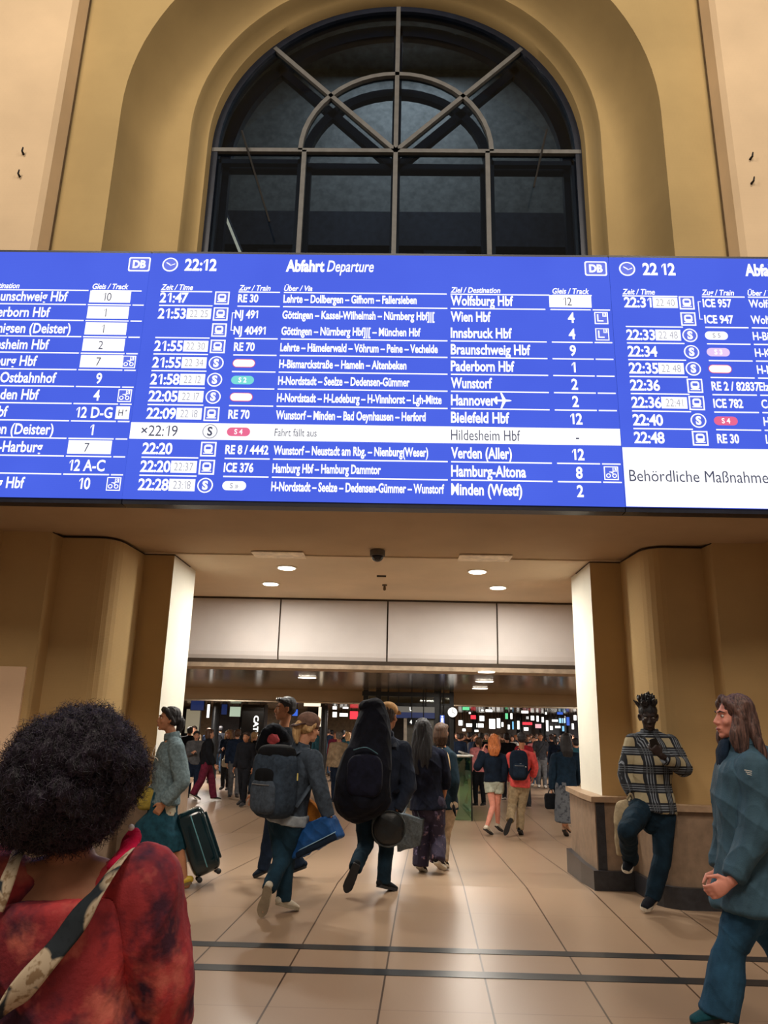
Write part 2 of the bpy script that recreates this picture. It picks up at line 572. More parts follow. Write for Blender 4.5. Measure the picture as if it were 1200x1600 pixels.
def arch_pts(Rr, y):
    t = (Rr-2.63)/(3.33-2.63)
    cx = WX*(1-t)+CX*t
    zc = WZ*(1-t)+8.86*t
    pts = [(cx-Rr, y, 3.90), (cx-Rr, y, (3.9+zc)/2)]
    for i in range(NS+1):
        a = PI-PI*i/NS
        pts.append((cx+Rr*math.cos(a), y, zc+Rr*math.sin(a)))
    return pts + [(cx+Rr, y, (3.9+zc)/2), (cx+Rr, y, 3.90)]
g = G()
rows = [arch_pts(*r) for r in ring]
nv = len(rows[0])
vs = [p for r in rows for p in r]
fs = []
for i in range(len(rows)-1):
    for j in range(nv-1):
        fs.append((i*nv+j, i*nv+j+1, (i+1)*nv+j+1, (i+1)*nv+j))
g.add(vs, fs)
o = g.build('wall_niche', M_NICHE, smooth=True)
md = o.modifiers.new('e', 'EDGE_SPLIT'); md.split_angle = math.radians(38)
struct(o)
# flat band around the arch
g = G()
inner = rows[0]
outer = []
for (x, y, z) in inner:
    if z <= 8.9: outer.append((CX+(3.95 if x > CX else -3.95), y, z))
    else:
        dx, dz = x-CX, z-8.86
        k = min(3.95/max(abs(dx), 1e-6), (ZT-8.86)/max(dz, 1e-6))
        outer.append((CX+dx*k, y, 8.86+dz*k))
vs = inner + outer
fs = [(j, nv+j, nv+j+1, j+1) for j in range(nv-1)]
# fill the two top corners
ci = [min(range(nv), key=lambda j: abs(outer[j][0]-(CX+s*3.95))+abs(outer[j][2]-ZT)) for s in (-1, 1)]
g.add(vs, fs)
for s, c in zip((-1, 1), ci):
    pass
struct(g.build('wall_band', M_NICHE))

# ---- the arched window: outer frame, glazing bars, dark bars and ring behind, glass
M_BAR = mat('grey_glazing_bar', (112, 112, 110), rough=0.5, var=0.15)
M_DARKF = mat('dark_blue_frame', (26, 34, 50), rough=0.4, var=0.2)
def glass_mat(name, tint, gloss):
    m = bpy.data.materials.new(name)
    nt, b = nodes_of(m)
    nt.nodes.remove(b)
    out = nt.nodes['Material Output']
    tr = nn(nt, 'ShaderNodeBsdfTransparent'); tr.inputs[0].default_value = (*tint, 1)
    gl = nn(nt, 'ShaderNodeBsdfGlossy'); gl.inputs['Roughness'].default_value = 0.03
    mx = nn(nt, 'ShaderNodeMixShader'); mx.inputs[0].default_value = gloss
    nt.links.new(tr.outputs[0], mx.inputs[1]); nt.links.new(gl.outputs[0], mx.inputs[2])
    nt.links.new(mx.outputs[0], out.inputs[0])
    return m
win = thing('window_1', None, None, (WX, WY, 6.0))
struct(win)
wo = (WX, WY, 6.0)
def wbar(g, pts, w, d, y):
    """flat bar of width w (in the window plane) and depth d"""
    k = len(pts)
    vs, fs = [], []
    for i in range(k):
        a, b = vec(pts[max(i-1, 0)]), vec(pts[min(i+1, k-1)])
        t = unit(b-a)
        nx, nz = -t[1], t[0]
        x, z = pts[i]
        vs += [(x+nx*w/2, y, z+nz*w/2), (x-nx*w/2, y, z-nz*w/2), (x-nx*w/2, y+d, z-nz*w/2), (x+nx*w/2, y+d, z+nz*w/2)]
    for i in range(k-1):
        for j in range(4):
            fs.append((4*i+j, 4*i+(j+1) % 4, 4*i+4+(j+1) % 4, 4*i+4+j))
    fs += [(0, 3, 2, 1), (4*k-4, 4*k-3, 4*k-2, 4*k-1)]
    g.add(vs, fs)
def arc(cx, cz, r, n=24, a0=PI, a1=0.0):
    return [(cx+r*math.cos(a0+(a1-a0)*i/n), cz+r*math.sin(a0+(a1-a0)*i/n)) for i in range(n+1)]
def lattice(g, y, w, d, dz=0.0):
    z0 = 4.0
    wbar(g, [(WX, z0), (WX, WZ+WR)], w, d, y)
    wbar(g, [(WX-WR, WZ), (WX+WR, WZ)], w, d, y)
    for s in (-1, 1):
        wbar(g, [(WX+s*1.30, z0), (WX+s*1.30, WZ)], w, d, y)
        wbar(g, [(WX, WZ), (WX+s*WR*0.70, WZ+WR*0.70)], w, d, y)
    wbar(g, arc(WX, WZ, 1.36), w, d, y)
for nm, y, w, d, mt in (('glazing_bars', WY, 0.062, 0.10, M_BAR), ('inner_bars', WY+0.34, 0.13, 0.10, M_DARKF)):  # the dark set repeats the bars deeper in
    g = G(); lattice(g, y, w, d)
    o = g.build(nm, mt, win, wo)
    if nm == 'inner_bars': o['label'] = 'dark inner glazing bars behind the grey ones'
for nm, y, w, d in (('window_frame', WY+0.01, 0.10, 0.16), ('inner_frame', WY+0.34, 0.20, 0.12)):
    g = G()
    R2 = WR-w/2+0.02
    wbar(g, [(WX-R2, 4.0), (WX-R2, 6.0)] + arc(WX, WZ, R2, 36) + [(WX+R2, 6.0), (WX+R2, 4.0)], w, d, y)
    g.build(nm, M_DARKF, win, wo)
g = G()
pts = [(WX-WR, 3.95)] + arc(WX, WZ, WR, 36) + [(WX+WR, 3.95)]
n = len(pts)
g.add([(x, WY+0.06, z) for x, z in pts] + [(x, WY+0.068, z) for x, z in pts], [tuple(range(n)), tuple(reversed(range(n, 2*n)))] + [(j, n+j, n+(j+1) % n, (j+1) % n) for j in range(n)])
g.build('window_pane', glass_mat('dark_window_glass', (0.55, 0.62, 0.68), 0.035), win, wo)
# transom casements in the lower corners
g = G()
for x0, x1 in ((WX-WR+0.10, WX-1.36), (WX+1.36, WX+WR-0.10)):
    for a, b in (((x0, WZ-0.14), (x1, WZ-0.14)), ((x0, 5.0), (x0, WZ-0.1)), ((x1, 5.0), (x1, WZ-0.1))):
        wbar(g, [a, b], 0.07, 0.08, WY+0.07)
g.build('casement_frame', M_DARKF, win, wo)
# opening rods hanging in the two outer bays
for (pa, pb) in (((378, 205), (421, 346)), ((854, 203), (834, 292))):
    a, b = W(*pa, WY-0.10), W(*pb, WY-0.16)
    G().tube([a, b], [0.016, 0.013], n=8).build('opening_rod', mat('rod_dark', (28, 26, 24)), win, wo)

# ---- dim room behind the window
M_ROOM = mat('dim_room_wall', (116, 116, 112), rough=0.9)
M_ROOMD = mat('dim_room_beam', (66, 70, 82), rough=0.9)
g = G()
g.span((-4.5, 12.2, 3.9), (4.5, 12.4, 14.5))
g.span((-4.7, 9.3, 3.9), (-4.5, 12.4, 14.5)); g.span((4.5, 9.3, 3.9), (4.7, 12.4, 14.5))
g.span((-4.7, 9.3, 14.3), (4.7, 12.4, 14.6)); g.span((-4.7, 9.25, 3.7), (4.7, 12.4, 3.95))
struct(g.build('wall_room', M_ROOM))
struct(G().span((-4.5, 11.5, 9.7), (4.5, 12.2, 10.4)).build('trim_room_beam', M_ROOMD))
g = G()
for x in (-2.6, 0.35): g.span((x, 11.6, 3.95), (x+0.75, 12.2, 9.7))
struct(g.build('trim_room_piers', M_ROOMD))
area('room_lamp', (0, 10.6, 14.0), (0, 11.4, 4), 2.0, 170, (0.95, 0.97, 1.0))
a, b = W(345, 320, 10.6), W(375, 394, 10.1)  # glowing tube for the slanting bright line in the pane
t = thing('strip_lamp', 'lit slanting fluorescent strip lamp behind the lower left window pane', 'lamp', tuple((a+b)/2))
G().tube([a, b], [0.022, 0.022], n=8).build('lamp_tube', emit('strip_glow', (255, 236, 200), 0.9), t, tuple((a+b)/2))
G().tube([a+vec((0, 0.04, 0.05)), b+vec((0, 0.04, 0.05))], [0.03, 0.03], n=8).build('lamp_housing', M_ROOMD, t, tuple((a+b)/2))

# ---- fittings of the passage ceiling
M_GLOW = emit('downlight_glow', (255, 244, 225), 9.0)
M_RIM = mat('downlight_rim', (215, 205, 190), rough=0.3)
for k, (px, py, lab) in enumerate(((448, 887, 'round recessed downlight below the left ceiling hatch'), (746, 893, 'round recessed downlight below the right ceiling hatch'),
                                   (423, 912, 'smaller round downlight deeper in the passage on the left'), (778, 918, 'smaller round downlight deeper in the passage on the right'))):
    p = Z(px, py, ZS)
    t = thing('downlight', lab, 'ceiling lamp', tuple(p), 'downlights of the passage ceiling')
    G().disc((p[0], p[1], ZS-0.008), 0.125, 0.014, mi=0).build('rim', M_RIM, t, tuple(p))
    G().disc((p[0], p[1], ZS-0.014), 0.103, 0.008).build('lamp_glass', M_GLOW, t, tuple(p))
    l = bpy.data.lights.new('downlight_lamp', 'AREA'); l.shape = 'DISK'; l.size = 0.2; l.energy = 58; l.color = (1.0, 0.96, 0.87)
    ob = bpy.data.objects.new('downlight_lamp', l); COL.objects.link(ob); ob.location = (p[0], p[1], ZS-0.03)
for px, py, lab in ((436, 868, 'square flush ceiling hatch in front of the left downlights'), (757, 873, 'square flush ceiling hatch in front of the right downlights')):
    p = Z(px, py, ZS)
    tag(G().span((p[0]-0.3, p[1]-0.16, ZS+0.001), (p[0]+0.3, p[1]+0.16, ZS+0.012)).build('ceiling_hatch', mat('hatch_white', (232, 216, 192), rough=0.6), org=tuple(p)), lab, 'hatch', 'ceiling hatches')
p = Z(590, 862, ZS)
t = thing('dome_camera', 'small dark dome camera on the passage ceiling', 'camera', tuple(p))
G().disc((p[0], p[1], ZS-0.05), 0.085, 0.06).build('base_plate', mat('camera_grey', (92, 84, 74)), t, tuple(p))
G().ell((p[0], p[1], ZS-0.055), (0.068, 0.068, 0.062)).build('dome', mat('camera_dome', (18, 20, 26), rough=0.1), t, tuple(p), smooth=True)
p = Z(601, 914, ZS)
t = thing('sprinkler', 'tiny sprinkler head on the passage ceiling behind the dome camera', 'sprinkler', tuple(p))
G().disc((p[0], p[1], ZS-0.012), 0.035, 0.015).build('collar', mat('sprinkler_brass', (88, 66, 40), metal=0.6, rough=0.4), t, tuple(p))
G().tube([(p[0], p[1], ZS), (p[0], p[1], ZS-0.06)], [0.013, 0.02], n=8).build('nozzle', mat('sprinkler_brass', (88, 66, 40)), t, tuple(p))
p = Z(596, 900, ZS)
tag(G().span((p[0]-0.06, p[1]-0.02, ZS-0.012), (p[0]+0.06, p[1]+0.02, ZS+0.01)).build('ceiling_clip', mat('dark_joint', (52, 38, 24)), org=tuple(p)), 'short dark clip on the ceiling between camera and sprinkler', 'clip')
# small hooks in the upper wall
for (px, py, lab) in ((37, 241, 'small dark hook in the pale wall at the left edge, upper one'), (31, 276, 'tiny dark peg in the pale wall at the left edge, lower one'),
                      (1172, 249, 'small dark hook in the pale wall at the right edge, upper one'), (1174, 287, 'tiny dark peg in the pale wall at the right edge, lower one')):
    p = W(px, py, 7.30)
    tag(G().tube([p, p+vec((0.004, -0.05, 0.0)), p+vec((0.012, -0.055, 0.045))], [0.014, 0.012, 0.008], n=8).build('wall_hook', mat('rod_dark', (28, 26, 24)), org=tuple(p)), lab, 'hook', 'hooks in the upper wall')

# lamps of the concourse ceiling
for k, (px, py, zc, lab) in enumerate(((480, 1058, 2.45, 'round lamp in the metal ceiling above the tall man'), (757, 1064, 2.45, 'round lamp in the metal ceiling right of centre, nearer one'),
                                       (750, 1075, 2.45, 'flat looking round lamp in the metal ceiling right of centre, farther one'), (760, 1049, 2.375, 'round lamp under the bulkhead sill'))):
    p = Z(px, py, zc)
    t = thing('ceiling_lamp', lab, 'ceiling lamp', tuple(p), 'concourse ceiling lamps')
    r = 0.17 if zc > 2.4 else 0.12
    G().disc((p[0], p[1], zc-0.012), r*1.12, 0.014).build('rim', M_RIM, t, tuple(p))
    G().disc((p[0], p[1], zc-0.018), r, 0.008).build('lamp_glass', M_GLOW, t, tuple(p))
# ================================================================== THE DEPARTURE BOARD
YB = 6.30
def bw(px, py):
    p = W(px, py, YB)
    return p[0], p[2]
M_SCREEN = None
def screen_mat():
    m = bpy.data.materials.new('blue_screen')
    nt, b = nodes_of(m)
    v, x, y, z = obj_xyz(nt)
    f = noise_n(nt, v, 1.2, 2)
    sc = math_n(nt, 'MULTIPLY', math_n(nt, 'ADD', math_n(nt, 'SINE', math_n(nt, 'MULTIPLY', z, 700)), 1), 0.03)
    c = mix_n(nt, f, lin((66, 92, 224)), lin((78, 106, 238)))
    nt.links.new(c, b.inputs['Emission Color'])
    nt.links.new(math_n(nt, 'ADD', 0.95, sc), b.inputs['Emission Strength'])
    b.inputs['Base Color'].default_value = (0.01, 0.01, 0.02, 1)
    b.inputs['Roughness'].default_value = 0.6
    b.inputs['Specular IOR Level'].default_value = 0.05
    return m
M_SCREEN = screen_mat()
M_WTXT = emit('screen_white', (255, 255, 255), 1.25)
M_DTXT = emit('screen_dark_text', (58, 66, 98), 0.9)
M_GTXT = emit('screen_grey_text', (170, 172, 190), 0.9)
M_BLUE = emit('screen_blue', (70, 98, 229), 0.97)
M_PINKLINE = emit('screen_pink', (232, 96, 142), 1.0)
M_REDLINE = emit('screen_red_outline', (236, 70, 96), 1.0)
M_MINT = emit('screen_mint', (108, 216, 214), 1.0)
M_LILAC = emit('screen_lilac', (226, 196, 240), 1.05)
M_HOUSE = mat('board_housing', (26, 30, 44), rough=0.4)

_tc = {}
def text_shape(s, italic=False, bold=0.0):
    k = (s, italic, bold)
    if k in _tc: return _tc[k]
    if '1' in s:
        # the built-in figure one is a bare bar: set a one with a flag instead
        V, F_, x = [], [], 0.0
        seg = ''
        H_ = text_shape('H')[0][:, 1].max()
        def put(vv, ff, x0):
            o_ = len(V)
            V.extend([(a+x0, b) for a, b in vv]); F_.extend([tuple(i+o_ for i in f) for f in ff])
        def flush(seg, x):
            st = seg.strip(' ')
            x += 0.22*(len(seg)-len(seg.lstrip(' ')))
            if st:
                vv, ff = text_shape(st, italic, bold)
                x0 = vv[:, 0].min()
                put([(a-x0, b) for a, b in vv], ff, x)
                x += vv[:, 0].max()-x0+0.075
            return x + (0.22*(len(seg)-len(seg.rstrip(' '))) if st else 0)
        for ch in s:
            if ch == '1':
                x = flush(seg, x); seg = ''
                w_ = 0.085+2*bold; sx_ = x+0.15
                put([(sx_, 0), (sx_+w_, 0), (sx_+w_, H_), (sx_, H_)], [(0, 1, 2, 3)], 0)
                put([(sx_, H_-w_*0.2), (sx_, H_), (sx_-0.15, H_-0.13), (sx_-0.15, H_-0.13-w_)], [(0, 1, 2, 3)], 0)
                x += 0.15+w_+0.115
            else: seg += ch
        flush(seg, x)
        _tc[k] = (np.array(V), F_)
        return _tc[k]
    cu = bpy.data.curves.new('t', 'FONT')
    cu.body = s
    cu.size = 1.0
    cu.offset = bold
    cu.resolution_u = 3
    if italic: cu.shear = 0.22
    ob = bpy.data.objects.new('t', cu)
    COL.objects.link(ob)
    dg = bpy.context.evaluated_depsgraph_get()
    me = bpy.data.meshes.new_from_object(ob.evaluated_get(dg))
    v = np.array([(q.co.x, q.co.y) for q in me.vertices])
    f = [tuple(p.vertices) for p in me.polygons]
    bpy.data.objects.remove(ob)
    bpy.data.meshes.remove(me)
    _tc[k] = (v, f)
    return _tc[k]
CAPH = text_shape('H')[0][:, 1].max()

class B:
    """flat signs on a vertical plane facing the viewer: collects (u, v) shapes at small depth steps"""
    def __init__(self, y=None): self.g = G(); self.y = YB if y is None else y
    def poly(self, pts, lv=1, mi=0):
        y = self.y-0.0015*lv
        ar = sum(pts[i][0]*pts[(i+1) % len(pts)][1]-pts[(i+1) % len(pts)][0]*pts[i][1] for i in range(len(pts)))
        if ar < 0: pts = pts[::-1]
        self.g.add([(u, y, v) for u, v in pts], [tuple(range(len(pts)))], mi)
    def rect(self, u0, v0, u1, v1, lv=1, mi=0): self.poly([(u0, v0), (u1, v0), (u1, v1), (u0, v1)], lv, mi)
    def round(self, u0, v0, u1, v1, r, lv=1, mi=0):
        pts = []
        for cx, cy, a0 in ((u1-r, v0+r, -PI/2), (u1-r, v1-r, 0), (u0+r, v1-r, PI/2), (u0+r, v0+r, PI)):
            for k in range(6): pts.append((cx+r*math.cos(a0+PI/2*k/5), cy+r*math.sin(a0+PI/2*k/5)))
        self.poly(pts, lv, mi)
    def circ(self, u, v, r, lv=1, mi=0, n=24): self.poly([(u+r*math.cos(2*PI*i/n), v+r*math.sin(2*PI*i/n)) for i in range(n)], lv, mi)
    def text(self, s, u, v, h, u1=None, lv=1, mi=0, italic=False, bold=0.022, align='l', cond=0.74):
        """s starts at u (or centred on / ending at u), vertical centre of capitals v, capital height h"""
        vv, ff = text_shape(s, italic, bold)
        sy = h/CAPH
        x0, x1 = vv[:, 0].min(), vv[:, 0].max()
        sx = sy*cond if u1 is None else (u1-u)/(x1-x0)
        w = (x1-x0)*sx
        ox = u if align == 'l' else (u-w/2 if align == 'c' else u-w)
        y = self.y-0.0015*lv
        self.g.add([(ox+(a-x0)*sx, y, v-h/2+b*sy) for a, b in vv], ff, mi)
        return ox+w
    def clock(self, s, u, v, h, w, **kw):
        """hh:mm in fixed cells, w = width of the whole time"""
        n = sum(0.42 if c in ': ' else 1 for c in s); x = u; cw = w/n
        for c_ in s:
            k = cw*(0.42 if c_ in ': ' else 1)
            if c_ != ' ': self.text(c_, x+k/2, v, h, align='c', cond=0.86, **kw)
            x += k
    def out(self, name, mats, parent, org): return self.g.build(name, mats, parent, org)

ROWS = [W(0, 0, YB)[2]]*0
_v0 = bw(265, 465)[1]; _v1 = bw(262, 757.5)[1]
ROWV = [_v0+(_v1-_v0)*i/11 for i in range(12)]
PITCH = ROWV[0]-ROWV[1]
UL, UR = bw(201, 690)[0], bw(970.5, 690)[0]           # the two seams
PW = UR-UL
VB, VT = bw(600, 785.5)[1], bw(600, 399)[1]
H1 = PITCH*0.60        # big text capital height
H2 = PITCH*0.50

def make_panel(u0, u1, label):
    t = thing('departure_board', label, 'display', ((u0+u1)/2, YB+0.08, VB), 'departure board panels')
    o = ((u0+u1)/2, YB+0.08, VB)
    g = G()
    g.span((u0+0.004, YB+0.012, VB-0.045), (u1-0.004, YB+0.14, VT+0.03))
    g.build('housing', M_HOUSE, t, o)
    G().span((u0+0.003, YB, VB), (u1-0.003, YB+0.014, VT)).build('screen', M_SCREEN, t, o)
    return t, o

def rule(b, a, c, v): b.rect(a, v-0.006, c, v+0.006)
def delay_box(row, o, u, v, s):
    b = B(); w = PITCH*1.36
    b.rect(u, v-PITCH*0.33, u+w, v+PITCH*0.33, 1, 0)
    b.text(s, u+w/2, v, PITCH*0.44, u1=None, lv=2, mi=1, bold=-0.004, align='c', cond=0.72)
    return b.out('delay_box', [M_WTXT, M_GTXT], row, o)
def train_icon(row, o, u, v):
    b = B(); r = PITCH*0.41
    b.rect(u-r, v-r, u+r, v+r, 1, 0)
    b.rect(u-r*0.82, v-r*0.82, u+r*0.82, v+r*0.82, 2, 1)
    b.round(u-r*0.55, v-r*0.48, u+r*0.55, v+r*0.62, r*0.34, 3, 0)
    b.round(u-r*0.34, v-r*0.05, u+r*0.34, v+r*0.34, r*0.12, 4, 1)
    b.rect(u-r*0.62, v-r*0.62, u+r*0.62, v-r*0.5, 3, 0)
    return b.out('train_icon', [M_WTXT, M_BLUE], row, o)
def s_icon(row, o, u, v, pale=False):
    b = B(); r = PITCH*0.41
    if not pale:
        b.circ(u, v, r, 1, 0); b.circ(u, v, r*0.84, 2, 1)
        b.text('S', u, v, r*1.05, lv=3, mi=0, bold=0.05, align='c', cond=0.95)
        return b.out('suburban_train_icon', [M_WTXT, M_BLUE], row, o)
    b.circ(u, v, r, 2, 1); b.circ(u, v, r*0.86, 3, 2)
    b.text('S', u, v, r*1.15, lv=4, mi=0, bold=0.03, align='c', cond=0.9)
    return b.out('suburban_train_icon', [M_DTXT, M_GTXT, M_WTXT], row, o)
def badge(row, o, u, v, kind, s=''):
    b = B(); w, h = PITCH*0.62, PITCH*0.25
    fill = {'red': (M_REDLINE, M_WTXT, M_GTXT), 'mint': (M_MINT, M_MINT, M_WTXT), 'pink': (M_PINKLINE, M_PINKLINE, M_WTXT), 'white': (M_WTXT, M_WTXT, M_GTXT), 'lilac': (M_LILAC, M_LILAC, M_WTXT)}[kind]
    b.round(u-w, v-h, u+w, v+h, h*0.98, 2, 0)
    b.round(u-w*0.94, v-h*0.86, u+w*0.94, v+h*0.86, h*0.84, 3, 1)
    if s: b.text(s, u, v, h*1.1, lv=4, mi=2, align='c', bold=0.02, cond=0.9)
    return b.out('line_badge', list(fill), row, o)
def track_box(row, o, u, v, s):
    b = B()
    b.rect(u-PITCH*1.16, v-PITCH*0.36, u+PITCH*1.16, v+PITCH*0.40, 1, 0)
    b.text(s, u-PITCH*0.15, v, PITCH*0.50, lv=2, mi=1, align='c', bold=0.0, cond=0.8)
    return b.out('track_box', [M_WTXT, M_DTXT], row, o)
def square_icon(row, o, u, v, kind):
    b = B(); r = PITCH*0.37
    b.rect(u-r, v-r, u+r, v+r, 1, 0)
    if kind == 'H':
        b.text('H', u-r*0.25, v, r*0.95, lv=2, mi=1, align='c', bold=0.01, cond=0.8)
        b.text('+', u+r*0.5, v+r*0.3, r*0.6, lv=2, mi=1, align='c', bold=0.01, cond=0.8)
        return b.out('section_icon', [M_WTXT, M_DTXT], row, o)
    b.rect(u-r*0.86, v-r*0.86, u+r*0.86, v+r*0.86, 2, 1)
    if kind == 'bike':
        for s in (-1, 1):
            b.circ(u+s*r*0.42, v-r*0.38, r*0.33, 3, 0, 16); b.circ(u+s*r*0.42, v-r*0.38, r*0.2, 4, 1, 16)
        b.poly([(u-r*0.45, v-r*0.4), (u-r*0.1, v+r*0.12), (u+r*0.42, v-r*0.36), (u+r*0.2, v+r*0.1), (u-r*0.05, v+r*0.22)], 5, 0)
        b.rect(u-r*0.3, v+r*0.08, u+r*0.3, v+r*0.2, 5, 0)
    else:
        b.rect(u-r*0.62, v-r*0.6, u-r*0.42, v+r*0.6, 3, 0); b.rect(u-r*0.62, v-r*0.6, u+r*0.3, v-r*0.4, 3, 0)
    b.rect(u+r*0.18, v+r*0.18, u+r*0.75, v+r*0.78, 5, 0)
    b.text('R', u+r*0.47, v+r*0.48, r*0.5, lv=6, mi=1, align='c', bold=0.02, cond=0.8)
    return b.out('reservation_icon', [M_WTXT, M_BLUE], row, o)
def db_logo(t, o, u, v):
    b = B(); w, h = PITCH*0.62, PITCH*0.46
    b.round(u-w, v-h, u+w, v+h, h*0.25, 1, 0); b.round(u-w*0.88, v-h*0.83, u+w*0.88, v+h*0.83, h*0.2, 2, 1)
    b.text('DB', u, v, h*1.0, u1=None, lv=3, mi=0, align='c', bold=0.045, cond=0.85)
    b.out('railway_logo', [M_WTXT, M_BLUE], t, o)
def clock_icon(t, o, u, v):
    b = B(); r = PITCH*0.45
    b.circ(u, v, r, 1, 0, 32); b.circ(u, v, r*0.83, 2, 1, 32)
    b.poly([(u-r*0.5, v+r*0.22), (u-r*0.44, v+r*0.34), (u+r*0.06, v+r*0.02), (u+r*0.02, v-r*0.14)], 3, 0)
    b.poly([(u, v-r*0.14), (u+r*0.62, v+r*0.16), (u+r*0.62, v+r*0.02), (u+r*0.02, v-r*0.2)], 3, 0)
    b.out('clock_icon', [M_WTXT, M_BLUE], t, o)
def columns_header(t, o, b, L):
    v = bw(250, 448.5)[1]
    for s, u, e in L:
        b.text(s, u, v, PITCH*0.33, italic=True, bold=0.02, cond=0.80)
        rule(b, u, e, v-PITCH*0.27)

# ---- middle panel
t, o = make_panel(UL, UR, 'middle departure board panel headed Abfahrt Departure with the struck white row')
uT, uD, uI = bw(250, 465)[0], bw(292, 489)[0], bw(346, 477)[0]
uZ, uV, uG, uK, uK2 = bw(372, 466)[0], bw(443, 467)[0], bw(704, 471)[0], bw(895, 547)[0], bw(946, 600)[0]
vH = bw(313, 414)[1]
b = B()
b.text('22:12', bw(289, 413)[0], vH, PITCH*0.72, bold=0.03, u1=bw(339, 413)[0])
e = b.text('Abfahrt', bw(447, 416)[0], vH, PITCH*0.70, bold=0.04, u1=bw(507, 416)[0])
b.text('Departure', bw(511, 417)[0], vH, PITCH*0.70, bold=0.012, italic=True, u1=bw(584, 418)[0])
uE = UR-0.03
columns_header(t, o, b, [('Zeit / Time', uT, bw(332, 450)[0]), ('Zug / Train', uZ, bw(438, 450)[0]), ('Über / Via', uV, bw(698, 453)[0]), ('Ziel / Destination', uG, bw(858, 455)[0]), ('Gleis / Track', bw(863, 455)[0], bw(924, 455)[0])])
b.out('header_text', M_WTXT, t, o)
db_logo(t, o, bw(931, 423)[0], vH)
clock_icon(t, o, bw(266, 413)[0], vH)
DATA = [('21:47', '', 'T', 'RE 30', 'Lehrte – Dollbergen – Gifhorn – Fallersleben', 'Wolfsburg Hbf', '[12', ''),
        ('21:53', '22 25', 'T', 'NJ 491', 'Göttingen – Kassel-Wilhelmsh – Nürnberg Hbf]|[', 'Wien Hbf', '4', 'seat'),
        ('', '', 'T', 'NJ 40491', 'Göttingen – Nürnberg Hbf]|[ – München Hbf', 'Innsbruck Hbf', '4', 'seat'),
        ('21:55', '22 30', 'T', 'RE 70', 'Lehrte – Hämelerwald – Vöhrum – Peine – Vechelde', 'Braunschweig Hbf', '9', ''),
        ('21:55', '22 34', 'S', 'red', 'H-Bismarckstraße – Hameln – Altenbeken', 'Paderborn Hbf', '1', ''),
        ('21:58', '22 12', 'S', 'mint', 'H-Nordstadt – Seelze – Dedensen-Gümmer', 'Wunstorf', '2', ''),
        ('22:05', '22 17', 'S', 'red', 'H-Nordstadt – H-Ledeburg – H-Vinnhorst – Lgh-Mitte', 'Hannover', '2', ''),
        ('22:09', '22 18', 'T', 'RE 70', 'Wunstorf – Minden – Bad Oeynhausen – Herford', 'Bielefeld Hbf', '12', ''),
        ('22:19', '', 's', 'pink', 'Fahrt fällt aus', 'Hildesheim Hbf', '-', ''),
        ('22:20', '', 'T', 'RE 8 / 4442', 'Wunstorf – Neustadt am Rbg. – Nienburg(Weser)', 'Verden (Aller)', '12', ''),
        ('22:20', '22:37', 'T', 'ICE 376', 'Hamburg Hbf – Hamburg Dammtor', 'Hamburg-Altona', '8', 'bike'),
        ('22:28', '23:18', 'S', 'white', 'H-Nordstadt – Seelze – Dedensen-Gümmer – Wunstorf', 'Minden (Westf)', '2', '')]
VIAEND = [651, 679, 657, 684, 635, 640, 690, 665, 495, 669, 595, 694]
DSTEND = [802, 767, 800, 829, 804, 769, 774, 796, 813, 800, 822, 816]
def py_of(i): return 465+i*26.6
